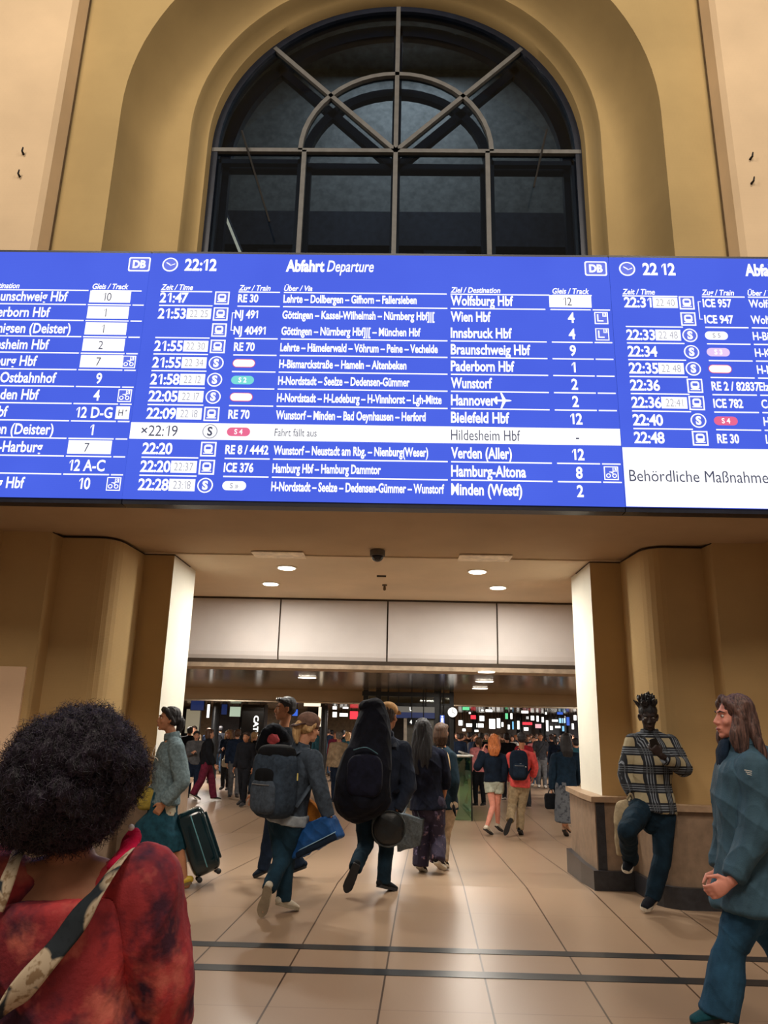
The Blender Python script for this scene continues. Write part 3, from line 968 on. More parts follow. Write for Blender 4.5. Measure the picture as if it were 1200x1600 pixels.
for i, (tm, dl, ic, zg, via, dst, trk, ex) in enumerate(DATA):
    v = ROWV[i]
    white = (i == 8)
    b = B()
    mi = 1 if white else 0
    if white:
        b.rect(UL+0.003, v-PITCH*0.47, UR-0.004, v+PITCH*0.47, 1, 0)
        bx = B(); bx.text('×', uT-0.03, v, H2, lv=2, mi=1, bold=0.01, cond=1.0)
        uw = uT+0.035
    else: uw = uT
    kw = dict(lv=2 if white else 1, mi=mi)
    subs = []
    def piece(nm):
        q = B(); subs.append((nm, q)); return q
    if tm: piece('time_text').clock(tm, uw, v, H1, PITCH*1.58, bold=0.0 if white else 0.024, **kw)
    px = 893+12*(i/11)
    pyv = py_of(i)+8
    if zg[:2] in ('RE', 'NJ', 'IC'): piece('train_text').text(zg, uZ-(0.016 if zg[:2] == 'NJ' else 0), v, H2*0.95, bold=0.03, cond=0.70, **kw)
    vx = 443-25*i/11
    piece('via_text').text(via, uV, v, H2*0.95 if not white else H2*0.85, bold=0.0 if white else 0.028, u1=bw(VIAEND[i], pyv)[0] if not white else bw(495, 676)[0], **kw)
    piece('destination_text').text(dst, uG, v, H1*0.98, bold=0.0 if white else 0.026, u1=bw(DSTEND[i], pyv+6)[0], **kw)
    if dst == 'Hannover':     # small aeroplane sign after the name
        u = bw(785, 626)[0]; s = PITCH*0.45
        piece('aeroplane_sign').poly([(u-s, v+s*0.12), (u-s*0.75, v+s*0.5), (u-s*0.6, v+s*0.5), (u-s*0.6, v+s*0.12), (u, v+s*0.12), (u-s*0.25, v+s), (u-s*0.05, v+s), (u+s*0.4, v+s*0.14), (u+s*0.9, v+s*0.1), (u+s*1.1, v),
                (u+s*0.9, v-s*0.1), (u+s*0.4, v-s*0.14), (u-s*0.05, v-s), (u-s*0.25, v-s), (u, v-s*0.12), (u-s*0.6, v-s*0.12), (u-s*0.6, v-s*0.5), (u-s*0.75, v-s*0.5), (u-s, v-s*0.12)], 1)
    if not trk.startswith('['): piece('track_text').text(trk, uK, v, H1, bold=0.0 if white else 0.026, align='c', cond=0.8, **kw)
    if i not in (1, 7, 8, 11):
        vr = v-PITCH*0.5
        for a, e2 in ((uT, uD+PITCH*1.4), (uZ, uV-0.03), (uV, uG-0.03), (uG, bw(857, 600)[0]), (bw(865, 600)[0], bw(930, 600)[0]), (bw(933, 600)[0], bw(961, 600)[0])):
            rule(b, a, e2, vr)
    elif i == 1:
        ub = uZ-0.045
        b.rect(ub, v-PITCH*1.0, ub+0.007, v+PITCH*0.1); b.rect(ub, v+PITCH*0.06, ub+0.03, v+PITCH*0.1); b.rect(ub, v-PITCH*1.02, ub+0.03, v-PITCH*0.98)
    if not b.g.v:       # a row without rules below it: its destination is the row itself
        b = next(q for n_, q in subs if n_ == 'destination_text'); subs = [z for z in subs if z[0] != 'destination_text']
    row = b.out('timetable_row', [M_WTXT, M_DTXT], t, o)
    for n_, q in subs: q.out(n_, [M_WTXT, M_DTXT], row, o)
    if white: bx.out('cancel_mark', [M_WTXT, M_DTXT], row, o)
    if white: row['label'] = 'white highlighted row for the cancelled train'
    if dl: delay_box(row, o, uD, v, dl)
    if ic == 'T': train_icon(row, o, uI, v)
    else: s_icon(row, o, uI, v, ic == 's')
    if zg in ('red', 'mint', 'white', 'pink'): badge(row, o, uZ+PITCH*0.62, v, zg, {'mint': 'S 2', 'pink': 'S 4', 'white': 'S »', 'red': ''}[zg])
    if trk.startswith('['): track_box(row, o, uK, v, trk[1:])
    if ex: square_icon(row, o, uK2, v, ex)

# ---- left panel (its right part is in view)
t, o = make_panel(UL-PW, UL, 'left departure board panel cut by the left edge of the picture')
b = B()
uGl, uKl = bw(145, 448)[0], bw(172, 465)[0]
columns_header(t, o, b, [('Ziel / Destination', bw(-45, 446)[0], bw(139, 450)[0]), ('Gleis / Track', bw(145, 447)[0], bw(222, 450)[0])])
b.out('header_text', M_WTXT, t, o)
db_logo(t, o, bw(218, 413)[0], vH)
LD = [('Braunschweig Hbf', 106, '[10', ''), ('Paderborn Hbf', 78, '[1', ''), ('Bennigsen (Deister)', 110, '[1', ''), ('Hildesheim Hbf', 76, '[2', ''), ('Hamburg Hbf', 57, '[7', 'bike'), ('Berlin Ostbahnhof', 87, '9', ''),
      ('Wiesbaden Hbf', 60, '4', 'bike'), ('Hbf', 11, '12 D-G', 'H'), ('Bennigsen (Deister)', 83, '1', ''), ('Hamburg-Harburg', 66, '[7', ''), ('', 0, '12 A-C', ''), ('Hamburg Hbf', 38, '10', 'bike')]
for i, (dst, ex1, trk, ex) in enumerate(LD):
    v = ROWV[i]; b = B(); subs = []
    if dst:
        q = B(); subs.append(('destination_text', q)); q.text(dst, bw(ex1, py_of(i)-1)[0], v, H1*0.98, bold=0.02, align='r', cond=0.74)
    if not trk.startswith('['):
        q = B(); subs.append(('track_text', q)); q.text(trk, uKl, v, H1, bold=0.02, align='c', cond=0.76)
    if i < 11:
        vr = v-PITCH*0.5
        for a, e2 in ((UL-PW+0.1, uKl-PITCH*1.3), (uKl-PITCH*1.2, uKl+PITCH*1.22), (uKl+PITCH*1.32, uKl+PITCH*1.95)): rule(b, a, e2, vr)
    if not b.g.v: b = subs.pop(0)[1]
    row = b.out('timetable_row', M_WTXT, t, o)
    for n_, q in subs: q.out(n_, M_WTXT, row, o)
    if trk.startswith('['): track_box(row, o, uKl, v, trk[1:])
    if ex: square_icon(row, o, uKl+PITCH*1.52, v, ex)

# ---- right panel (its left part is in view)
t, o = make_panel(UR, UR+PW, 'right departure board panel with the white notice strip')
b = B()
uTr, uDr, uIr, uZr, uVr = bw(975, 473)[0], bw(1020, 474)[0], bw(1073, 475)[0], bw(1098, 475)[0], bw(1170, 476)[0]
b.text('22 12', bw(1004, 422)[0], vH, PITCH*0.72, bold=0.03, u1=bw(1055, 423)[0])
b.text('Abfahrt', bw(1164, 425)[0], vH, PITCH*0.70, bold=0.04, u1=bw(1226, 426)[0])
columns_header(t, o, b, [('Zeit / Time', bw(972, 456)[0], bw(1058, 460)[0]), ('Zug / Train', bw(1096, 458)[0], bw(1163, 461)[0]), ('Über / Via', bw(1168, 460)[0], bw(1420, 465)[0])])
b.out('header_text', M_WTXT, t, o)
clock_icon(t, o, bw(980, 423)[0], vH)
RD = [('22:31', '22 40', 'T', 'ICE 957', 'Wolfsburg'), ('', '', 'T', 'ICE 947', 'Wolfsburg'), ('22:33', '22 48', 'S', 'white', 'H-Bismarck'), ('22:34', '', 'S', 'lilac', 'H-Kleefeld'), ('22:35', '22 48', 'S', 'red', 'H-Nordstadt'),
      ('22:36', '', 'T', 'RE 2 / 82837', 'Elze'), ('22:36', '22:41', 'T', 'ICE 782', 'Celle'), ('22:40', '', 'S', 'pink', 'H-'), ('22:48', '', 'T', 'RE 30', 'Lehrte')]
for i, (tm, dl, ic, zg, via) in enumerate(RD):
    v = ROWV[i]; b = B()
    subs = []
    if tm:
        q = B(); subs.append(('time_text', q)); q.clock(tm, uTr, v, H1, PITCH*1.58, bold=0.024)
    if zg[:2] in ('RE', 'IC'):
        q = B(); subs.append(('train_text', q)); q.text(zg, uZr, v, H2*0.95, bold=0.03, cond=0.70)
    q = B(); subs.append(('via_text', q)); q.text(via, uVr, v, H2*0.95, bold=0.02, cond=0.70)
    if i not in (0, 8):
        for a, e2 in ((uTr, uTr+PITCH*3.1), (uZr, uVr-0.03), (uVr, uVr+1.4)): rule(b, a, e2, v-PITCH*0.5)
    elif i == 0:
        ub = uZr-0.045
        b.rect(ub, v-PITCH*1.0, ub+0.007, v+PITCH*0.1); b.rect(ub, v+PITCH*0.06, ub+0.03, v+PITCH*0.1); b.rect(ub, v-PITCH*1.02, ub+0.03, v-PITCH*0.98)
    if not b.g.v: b = subs.pop(0)[1]
    row = b.out('timetable_row', M_WTXT, t, o)
    for n_, q in subs: q.out(n_, M_WTXT, row, o)
    if dl: delay_box(row, o, uDr, v, dl)
    (train_icon if ic == 'T' else s_icon)(row, o, uIr, v)
    if zg in ('red', 'lilac', 'white', 'pink'): badge(row, o, uZr+PITCH*0.55, v, zg, {'lilac': 'S 3', 'pink': 'S 4', 'white': 'S 5', 'red': ''}[zg])
b = B()
vw = bw(974, 699)[1]
b.rect(UR+0.006, VB+0.002, UR+PW-0.01, vw, 1, 0)
b.text('Behördliche Maßnahmen beeinträchtigen', bw(983, 742)[0], bw(983, 743)[1], PITCH*0.62, lv=2, mi=1, bold=0.0, cond=0.83)
b.out('notice_strip', [M_WTXT, M_DTXT], t, o)
# ================================================================== PEOPLE
SKINS = {'fair': (214, 158, 128), 'tan': (176, 122, 90), 'brown': (120, 78, 54), 'dark': (44, 32, 30), 'pink': (222, 150, 130)}
def skin_mat(k):
    return mat('skin_'+k, SKINS[k], rough=0.55, var=0.12, vs=20, bump=0.1, bs=200, spec=0.35)
HAIRS = {'black': ((10, 10, 14), (34, 32, 38)), 'brown': ((52, 34, 24), (98, 68, 48)), 'dark_brown': ((26, 18, 16), (62, 44, 36)), 'red': ((150, 78, 36), (214, 128, 66)), 'blond': ((150, 116, 74), (206, 170, 120)), 'grey': ((90, 88, 86), (150, 146, 140)),
         'chestnut': ((44, 28, 26), (116, 84, 74)), 'plum': ((10, 7, 16), (46, 32, 54))}
def hairm(k): return hair_mat('hair_'+k, *HAIRS[k])

def frame(fwd, up):
    """columns: right, forward, up"""
    f = unit(fwd); u = vec(up); u = unit(u-f*np.dot(u, f)); r = np.cross(f, u)
    return np.stack([r, f, u], 1)
def head_frame(heading, pitch=0.0, roll=0.0):
    h, p, q = map(math.radians, (heading, pitch, roll))
    f = vec((-math.sin(h)*math.cos(p), math.cos(h)*math.cos(p), math.sin(p)))
    r = vec((math.cos(h), math.sin(h), 0))
    u = np.cross(r, f)
    u2 = u*math.cos(q)+r*math.sin(q)
    r2 = np.cross(f, u2)
    return np.stack([r2, f, u2], 1)

def hand(g, w, d, n, side, s=1.0, curl=0.6, spread=0.12, thumb=0.7):
    """palm and five fingers; d = direction of the fingers, n = direction the palm faces, side = direction of the thumb"""
    d = unit(d); n = unit(vec(n)-d*np.dot(n, d)); t = unit(vec(side)-d*np.dot(side, d)-n*np.dot(side, n))
    g.tube([w-d*0.03*s, w+d*0.02*s, w+d*0.055*s, w+d*0.092*s], [(0.024*s, 0.018*s), (0.031*s, 0.017*s), (0.040*s, 0.016*s), (0.040*s, 0.013*s)], lat=t, n=12)
    for k, (off, L) in enumerate(((0.031, 0.074), (0.0105, 0.083), (-0.0105, 0.077), (-0.031, 0.060))):
        p = w+d*0.088*s+t*off*s
        a = 0.10; pts = [p-d*0.012*s, p]
        dirn = unit(d+t*off*spread*20*0.35)
        for seg, fr in enumerate((0.45, 0.31, 0.24)):
            a += curl*(0.55 if seg == 0 else 0.75)
            q = dirn*math.cos(a)+n*math.sin(a)
            p = p+q*L*fr*s
            pts.append(p)
        g.tube(pts, [0.0098*s, 0.0098*s, 0.0090*s, 0.0080*s, 0.0066*s], n=8)
    p = w+d*0.022*s+t*0.028*s
    q1 = unit(d*0.62+t*0.72+n*0.30*thumb); q2 = unit(d*0.88+t*0.25+n*0.55*thumb)
    g.tube([p-q1*0.012*s, p+q1*0.034*s, p+q1*0.034*s+q2*0.03*s, p+q1*0.034*s+q2*0.054*s], [0.0135*s, 0.0125*s, 0.0105*s, 0.0078*s], n=8)

def head(g, c, H, s=1.0, lean=1.0):
    T = lambda x, y, z: c + H @ (vec((x, y, z))*s)
    R = lambda *r: tuple(q*s for q in r)
    g.ell(T(0, -0.016, 0.032), R(0.076, 0.094, 0.088), H, 18, 12)
    g.ell(T(0, 0.022, -0.020), R(0.064, 0.070, 0.094), H, 16, 12)
    g.ell(T(0, 0.030, -0.074), R(0.052, 0.054, 0.040), H)
    g.ell(T(0, 0.070, -0.098), R(0.023, 0.019, 0.018), H)
    g.tube([T(-0.046, 0.070, 0.030), T(0, 0.088, 0.030), T(0.046, 0.070, 0.030)], [0.0095*s]*3, n=8)
    g.tube([T(0, 0.084, 0.020), T(0, 0.097, -0.006), T(0, 0.109, -0.028), T(0, 0.095, -0.040)], [0.008*s, 0.0095*s, 0.0125*s, 0.010*s], n=8)
    for q in (-1, 1):
        g.ell(T(q*0.013, 0.096, -0.034), R(0.009, 0.010, 0.008), H, 8, 6)
        g.ell(T(q*0.040, 0.062, -0.026), R(0.024, 0.022, 0.022), H, 10, 8)
        g.tube([T(q*0.074, 0.000, 0.018), T(q*0.084, -0.014, 0.014), T(q*0.085, -0.016, -0.010), T(q*0.076, 0.0, -0.034)], [0.011*s, 0.013*s, 0.012*s, 0.009*s], n=8)
    g.tube([T(-0.020, 0.082, -0.062), T(0, 0.092, -0.060), T(0.020, 0.082, -0.062)], [0.009*s]*3, n=8)
    g.tube([T(-0.016, 0.082, -0.073), T(0, 0.089, -0.074), T(0.016, 0.082, -0.073)], [0.009*s]*3, n=8)

def face_parts(root, org, c, H, s, skin, brow_mat, lips=(150, 84, 76), shades=False):
    T = lambda x, y, z: c + H @ (vec((x, y, z))*s)
    for q in (-1, 1):
        e = G().ell(T(q*0.031, 0.0775, 0.006), (0.0135*s, 0.008*s, 0.0085*s), H, 12, 8).build('eye', mat('eye_white', (206, 200, 192), rough=0.2, bump=0, var=0.05), root, org, True)
        G().ell(T(q*0.031, 0.0835, 0.006), (0.0062*s, 0.003*s, 0.0062*s), H, 10, 6).build('iris', mat('iris_dark', (34, 24, 20), rough=0.1, bump=0, var=0.05), e, org, True)
        G().tube([T(q*0.014, 0.0945, 0.026), T(q*0.032, 0.090, 0.033), T(q*0.050, 0.074, 0.026)], [0.0032*s, 0.0042*s, 0.0026*s], n=6).build('eyebrow', brow_mat, root, org, True)
    G().tube([T(-0.021, 0.0865, -0.066), T(-0.008, 0.0985, -0.0645), T(0, 0.0985, -0.066), T(0.008, 0.0985, -0.0645), T(0.021, 0.0865, -0.066)], [(0.002*s, 0.003*s), (0.004*s, 0.0065*s), (0.004*s, 0.0065*s), (0.004*s, 0.0065*s), (0.002*s, 0.003*s)], lat=H[:, 1], n=8).build('lips', mat('lips_%d_%d' % lips[:2], lips, rough=0.5, bump=0.05), root, org, True)

def limb_dir(a, b): return unit(vec(b)-vec(a))

def person(label, J, heading, skin='fair', top=None, bottom=None, shoes=None, hair=None, s=1.0, vox=0.008, hh=None, hp=0.0, hr=0.0,
           curl=(0.7, 0.7), group=None, org=None, face=True, fat=1.0, lips=(150, 84, 76), palm=None, bare_fore=True):
    """J: joints in world space. hd nk sl sr el er wl wr hc kl kr al ar tl tr (l/r = the person's own left/right)"""
    J = {k: vec(v) for k, v in J.items()}
    hh = heading if hh is None else hh
    H = head_frame(hh, hp, hr)
    BF = head_frame(heading)
    R, F, U = BF[:, 0], BF[:, 1], vec((0, 0, 1.0))
    sl, sr, nk, hc = J['sl'], J['sr'], J['nk'], J['hc']
    lat = unit(sr-sl)
    if abs(np.dot(lat, R)) < 0.3: lat = R
    hl = J.get('hl', hc - R*0.088*s); hrr = J.get('hr', hc + R*0.088*s)
    if org is None: org = tuple(np.array([hc[0], hc[1], min(J['al'][2], J['ar'][2])-0.07*s]))
    root = thing('person', label, 'person', org, group)
    spine = nk-hc
    up = unit(spine)
    L = np.linalg.norm(spine)
    at = lambda t, f=0.0: hc + spine*t + F*f*s
    mid_s = (sl+sr)/2
    # rings of the trunk: (position, half width, half depth)
    trunk = [(at(-0.12), 0.10, 0.09), (at(0.0, -0.005), 0.168*fat, 0.118*fat), (at(0.12, -0.004), 0.163*fat, 0.112*fat), (at(0.32), 0.137*fat, 0.098*fat), (at(0.58, 0.004), 0.158*fat, 0.114*fat), (at(0.78, 0.0), 0.165*fat, 0.106*fat), (at(0.92), 0.115, 0.08), (at(1.0), 0.062, 0.06)]
    lats = lat
    def trunk_tube(g, ease, i0=0, i1=None, cap='round', extra=None, sub=3):
        tr = trunk[i0:i1]
        pts = [p for p, _, _ in tr]; rad = [(w*s+ease, d*s+ease) for _, w, d in tr]
        if extra: pts = [e[0] for e in extra]+pts; rad = [(e[1], e[2]) for e in extra]+rad
        g.tube(pts, rad, lat=lat, n=22, sub=sub, cap=cap)
    def shoulders(g, ease):
        g.tube([sl*0.9+mid_s*0.1, mid_s*0.55+nk*0.45, sr*0.9+mid_s*0.1], [0.052*s+ease, 0.062*s+ease, 0.052*s+ease], n=12, sub=3)
        for q in (sl, sr): g.ell(q, 0.056*s+ease)
    # ---------------- body: one continuous surface
    g = G()
    trunk_tube(g, 0.0)
    shoulders(g, 0.0)
    hb = J['hd'] - H[:, 2]*0.075*s - H[:, 1]*0.022*s
    g.tube([nk-up*0.03*s, nk*0.5+hb*0.5, hb, hb+H[:, 2]*0.05*s], [0.060*s, 0.053*s, 0.052*s, 0.05*s], n=12, sub=2)
    head(g, J['hd'], H, s)
    for q, (a, e, w) in enumerate(((sl, J['el'], J['wl']), (sr, J['er'], J['wr']))):
        g.tube([a, a*0.5+e*0.5, e], [0.049*s, 0.045*s, 0.037*s], n=12, sub=2)
        g.tube([e, e*0.68+w*0.32, w], [0.037*s, 0.039*s, 0.025*s], n=12, sub=2)
        side_sign = -1 if q == 0 else 1
        d = J.get('fl' if q == 0 else 'fr', limb_dir(e, w))
        nrm = J.get('nl' if q == 0 else 'nr', -R*side_sign)
        tside = J.get('tsl' if q == 0 else 'tsr', F)
        hand(g, w, d, nrm, tside, s, curl[q])
    for q, (h, k, a, t) in enumerate(((hl, J['kl'], J['al'], J['tl']), (hrr, J['kr'], J['ar'], J['tr']))):
        g.tube([h, h*0.5+k*0.5, k], [0.088*s*fat, 0.073*s*fat, 0.054*s], n=14, sub=3)
        g.tube([k, k*0.7+a*0.3, a], [0.052*s, 0.055*s, 0.036*s], n=12, sub=3)
        fd = unit(t-a); 
        fwd = unit(t-a)
        heel = a - unit(vec((F[0], F[1], 0)) if abs(np.dot(fwd, U)) > 0.95 else fwd - U*np.dot(fwd, U)*0.2)*0.03*s - U*0.045*s*(1 if fwd[2] > -0.8 else 0.2)
        if shoes and not shoes.get('sandal'):      # the foot is inside the shoe
            g.tube([a, a*0.5+t*0.5, a*0.15+t*0.85], [(0.030*s, 0.026*s), (0.030*s, 0.020*s), (0.024*s, 0.012*s)], lat=R, n=12, sub=2)
        else:
            g.tube([heel, a*0.45+t*0.55 - U*0.01*s, t], [(0.034*s, 0.034*s), (0.042*s, 0.028*s), (0.036*s, 0.018*s)], lat=R, n=12, sub=2)
    body = g.skin('body', skin_mat(skin), root, org, vox, 5)
    # ---------------- clothes
    def leg_tube(g, ends, radii, flat=True):
        pass
    if bottom:
        kind = bottom['kind']; m = bottom['mat']; ez = bottom.get('ease', 0.016)
        if kind in ('trousers', 'shorts', 'wide'):
            g = G()
            g.tube([at(0.16), at(0.10), at(0.0), at(-0.13), at(-0.19)], [(0.150*s*fat+0.006, 0.106*s*fat+0.006), (0.163*s*fat+0.008, 0.113*s*fat+0.008), (0.169*s*fat+min(ez, 0.014), 0.119*s*fat+min(ez, 0.014)), (0.135*s+ez, 0.100*s+ez), (0.085*s+ez, 0.085*s+ez)], lat=lat*0.3+R*0.7, n=22, sub=3, cap='round')
            kn = bottom.get('knee', 0.066); an = bottom.get('ankle', 0.056)
            for q, (h, k, a) in enumerate(((hl, J['kl'], J['al']), (hrr, J['kr'], J['ar']))):
                g.tube([h, h*0.5+k*0.5, k], [0.093*s*fat+ez, 0.078*s*fat+ez*.8, kn*s+ez*0.2], n=16, sub=3)
                if kind == 'shorts':
                    continue
                low = k + (a-k)*bottom.get('len', 1.0)
                g.tube([k, k*0.55+low*0.45, low], [kn*s+ez*0.2, (kn*.4+an*.6)*s+ez*0.2, an*s], n=16, sub=3, cap='flat')
            if kind == 'shorts':
                g = G()
                g.tube([at(0.30), at(0.14), at(0.0), at(-0.13)], [(0.142*s*fat+ez, 0.106*s*fat+ez), (0.162*s*fat+ez*.8, 0.114*s*fat+ez*.8), (0.170*s*fat+ez, 0.120*s*fat+ez), (0.135*s+ez, 0.095*s+ez)], lat=R, n=22, sub=3)
                for h, k in ((hl, J['kl']), (hrr, J['kr'])):
                    e = h+(k-h)*bottom.get('len', 0.6)
                    g.tube([h, h*0.5+e*0.5, e], [0.093*s*fat+ez, 0.092*s*fat+ez, 0.090*s+ez], n=16, sub=2, cap='flat')
            g.skin(kind if kind != 'wide' else 'trousers', m, root, org, vox, 6, fold=(bottom.get('fold', 0.010)*s, 20, 0.6))
        else:   # skirts
            g = G()
            zb = bottom['hem']           # list of (x, y, z, half width, half depth) rings below the hip
            pts = [at(0.30), at(0.14), at(0.0)]; rad = [(0.142*s*fat+ez, 0.106*s*fat+ez), (0.162*s*fat+ez, 0.116*s*fat+ez), (0.176*s*fat+ez, 0.126*s*fat+ez)]
            for (p, w, d) in zb: pts.append(vec(p)); rad.append((w, d))
            g.tube(pts, rad, lat=R, n=24, sub=3, cap='flat')
            g.skin('skirt', m, root, org, vox, 5, fold=(bottom.get('fold', 0.010)*s, 16, 0.25))
    tops = top if isinstance(top, list) else ([top] if top else [])
    for tp in tops:
        g = G(); ez = tp.get('ease', 0.016); m = tp['mat']; hem = tp.get('hem', 0.0)   # hem: fraction along the spine below the hip (negative = below)
        hemw = tp.get('hemw', 0.0); neck = tp.get('neck', 1.0)
        tr = [(at(hem), 0.166*fat*s+ez+hemw, 0.118*fat*s+ez+hemw)] if hem < 0.10 else [(at(hem), 0.150*fat*s+ez+hemw, 0.106*fat*s+ez+hemw)]
        for (f, w, d) in ((0.12, 0.163, 0.112), (0.32, 0.144, 0.104), (0.58, 0.160, 0.116), (0.78, 0.166, 0.108), (0.92, 0.122, 0.086)):
            if f > hem+0.05 and f < neck+0.03: tr.append((at(f), w*fat*s+ez*(1.0 if f < 0.9 else .6), d*fat*s+ez*(1.0 if f < 0.9 else .6)))
        if neck > 0.95: tr.append((at(neck), 0.066*s+ez*.5, 0.064*s+ez*.5))
        g.tube([q[0] for q in tr], [(q[1], q[2]) for q in tr], lat=lat, n=24, sub=3, cap='flat')
        if tp.get('scoop'):
            sc_ = mid_s - up*tp['scoop']*s
            g.tube([sl*0.9+mid_s*0.1, sc_, sr*0.9+mid_s*0.1], [0.052*s+ez*.75, 0.058*s, 0.052*s+ez*.75], n=12, sub=3)
            for q in (sl, sr): g.ell(q, 0.056*s+ez*.75)
        elif not tp.get('inner'): shoulders(g, ez*0.75)
        sv = tp.get('sleeve', 2.0); sz = tp.get('sleeve_ease', ez)
        for a, e, w in ((sl, J['el'], J['wl']), (sr, J['er'], J['wr'])):
            r0, r1, r2 = 0.053*s+sz, 0.044*s+sz*0.9, tp.get('cuff', 0.030*s+sz*0.8)
            if sv <= 0: continue
            if sv >= 1:
                g.tube([a, a*0.5+e*0.5, e], [r0, (r0+r1)/2, r1], n=14, sub=2, cap='round')
                fr = min(1.0, sv-1)
                if fr > 0.05:
                    q = e+(w-e)*fr*0.98
                    g.tube([e, e*0.5+q*0.5, q], [r1, r1*0.6+r2*0.4, r1+(r2-r1)*fr], n=14, sub=2, cap='flat')
            else:
                q = a+(e-a)*sv
                g.tube([a, a*0.5+q*0.5, q], [r0, r0*.98, r0*0.97], n=14, sub=2, cap='flat')
        if tp.get('collar'):
            cr = tp['collar']
            nb = nk + up*0.005
            g.tube([nb-up*0.02*s, nb+(hb-nb)*0.35+up*cr*0.5], [(0.085*s, 0.08*s), (0.074*s, 0.072*s)], n=18, lat=R, cap='flat')
        if tp.get('hood'):
            g.ell(at(0.90, -0.115), (0.115*s, 0.06*s, 0.085*s), BF)
        g.skin(tp.get('name', 'top'), m, root, org, vox, 6, fold=(tp.get('fold', 0.010)*s, tp.get('freq', 17), 0.7))
    # ---------------- shoes
    if shoes:
        for q, (k, a, t) in enumerate(((J['kl'], J['al'], J['tl']), (J['kr'], J['ar'], J['tr']))):
            fwd = unit(t-a)
            shin = limb_dir(a, k)
            n_ = unit(shin - fwd*np.dot(shin, fwd))          # up out of the shoe
            fl = t-a
            # lay the foot along the sole: the sole runs from under the heel to the toe
            heel = a - n_*0.05*s - fwd*0.055*s
            toe = t + fwd*0.01*s
            sole_dir = unit(toe-heel)
            su = unit(shin - sole_dir*np.dot(shin, sole_dir))
            sr_ = np.cross(sole_dir, su)
            Ls = np.linalg.norm(toe-heel)
            P = lambda f, z: heel+sole_dir*Ls*f+su*z*s
            g = G()
            g.tube([P(0.05, 0.035), P(0.30, 0.038), P(0.62, 0.032), P(0.93, 0.022)], [(0.036*s, 0.034*s), (0.040*s, 0.040*s), (0.047*s, 0.030*s), (0.036*s, 0.020*s)], lat=sr_, n=14, sub=3)
            if not shoes.get('sandal'):
                g.tube([P(0.18, 0.03), P(0.20, 0.085+shoes.get('high', 0.0))], [(0.042*s, 0.046*s), (0.044*s, 0.046*s)], n=14, lat=sr_, cap='flat')
            sh = g.skin('shoe', shoes['mat'], root, org, min(vox, 0.006), 3)
            # flat sole with a foot-shaped outline
            out = []
            for f, w in ((0.0, 0.018), (0.03, 0.032), (0.15, 0.037), (0.4, 0.034), (0.65, 0.047), (0.85, 0.045), (0.97, 0.026), (1.02, 0.008)):
                out.append((f, w))
            ring_ = [P(f, 0)+sr_*w*s for f, w in out]+[P(f, 0)-sr_*w*s for f, w in reversed(out)]
            th = 0.026*s
            nR = len(ring_)
            gs = G()
            gs.add([p-su*0.006*s for p in ring_]+[p+su*(th-0.006*s) for p in ring_], [tuple(range(nR)), tuple(reversed(range(nR, 2*nR)))]+[(i, nR+i, nR+(i+1) % nR, (i+1) % nR) for i in range(nR)])
            so = gs.build('sole', shoes.get('sole', shoes['mat']), sh, org)
            so.data.update()
    # ---------------- hair
    if hair:
        hairdo(root, org, J['hd'], H, s, hair, nk, up, BF, vox)
    if face:
        face_parts(root, org, J['hd'], H, s, skin, hairm('black') if skin in ('dark', 'brown', 'tan') else hairm('dark_brown'), lips)
    return root, dict(H=H, BF=BF, R=R, F=F, at=at, org=org, hb=hb, s=s, J=J, lat=lat)

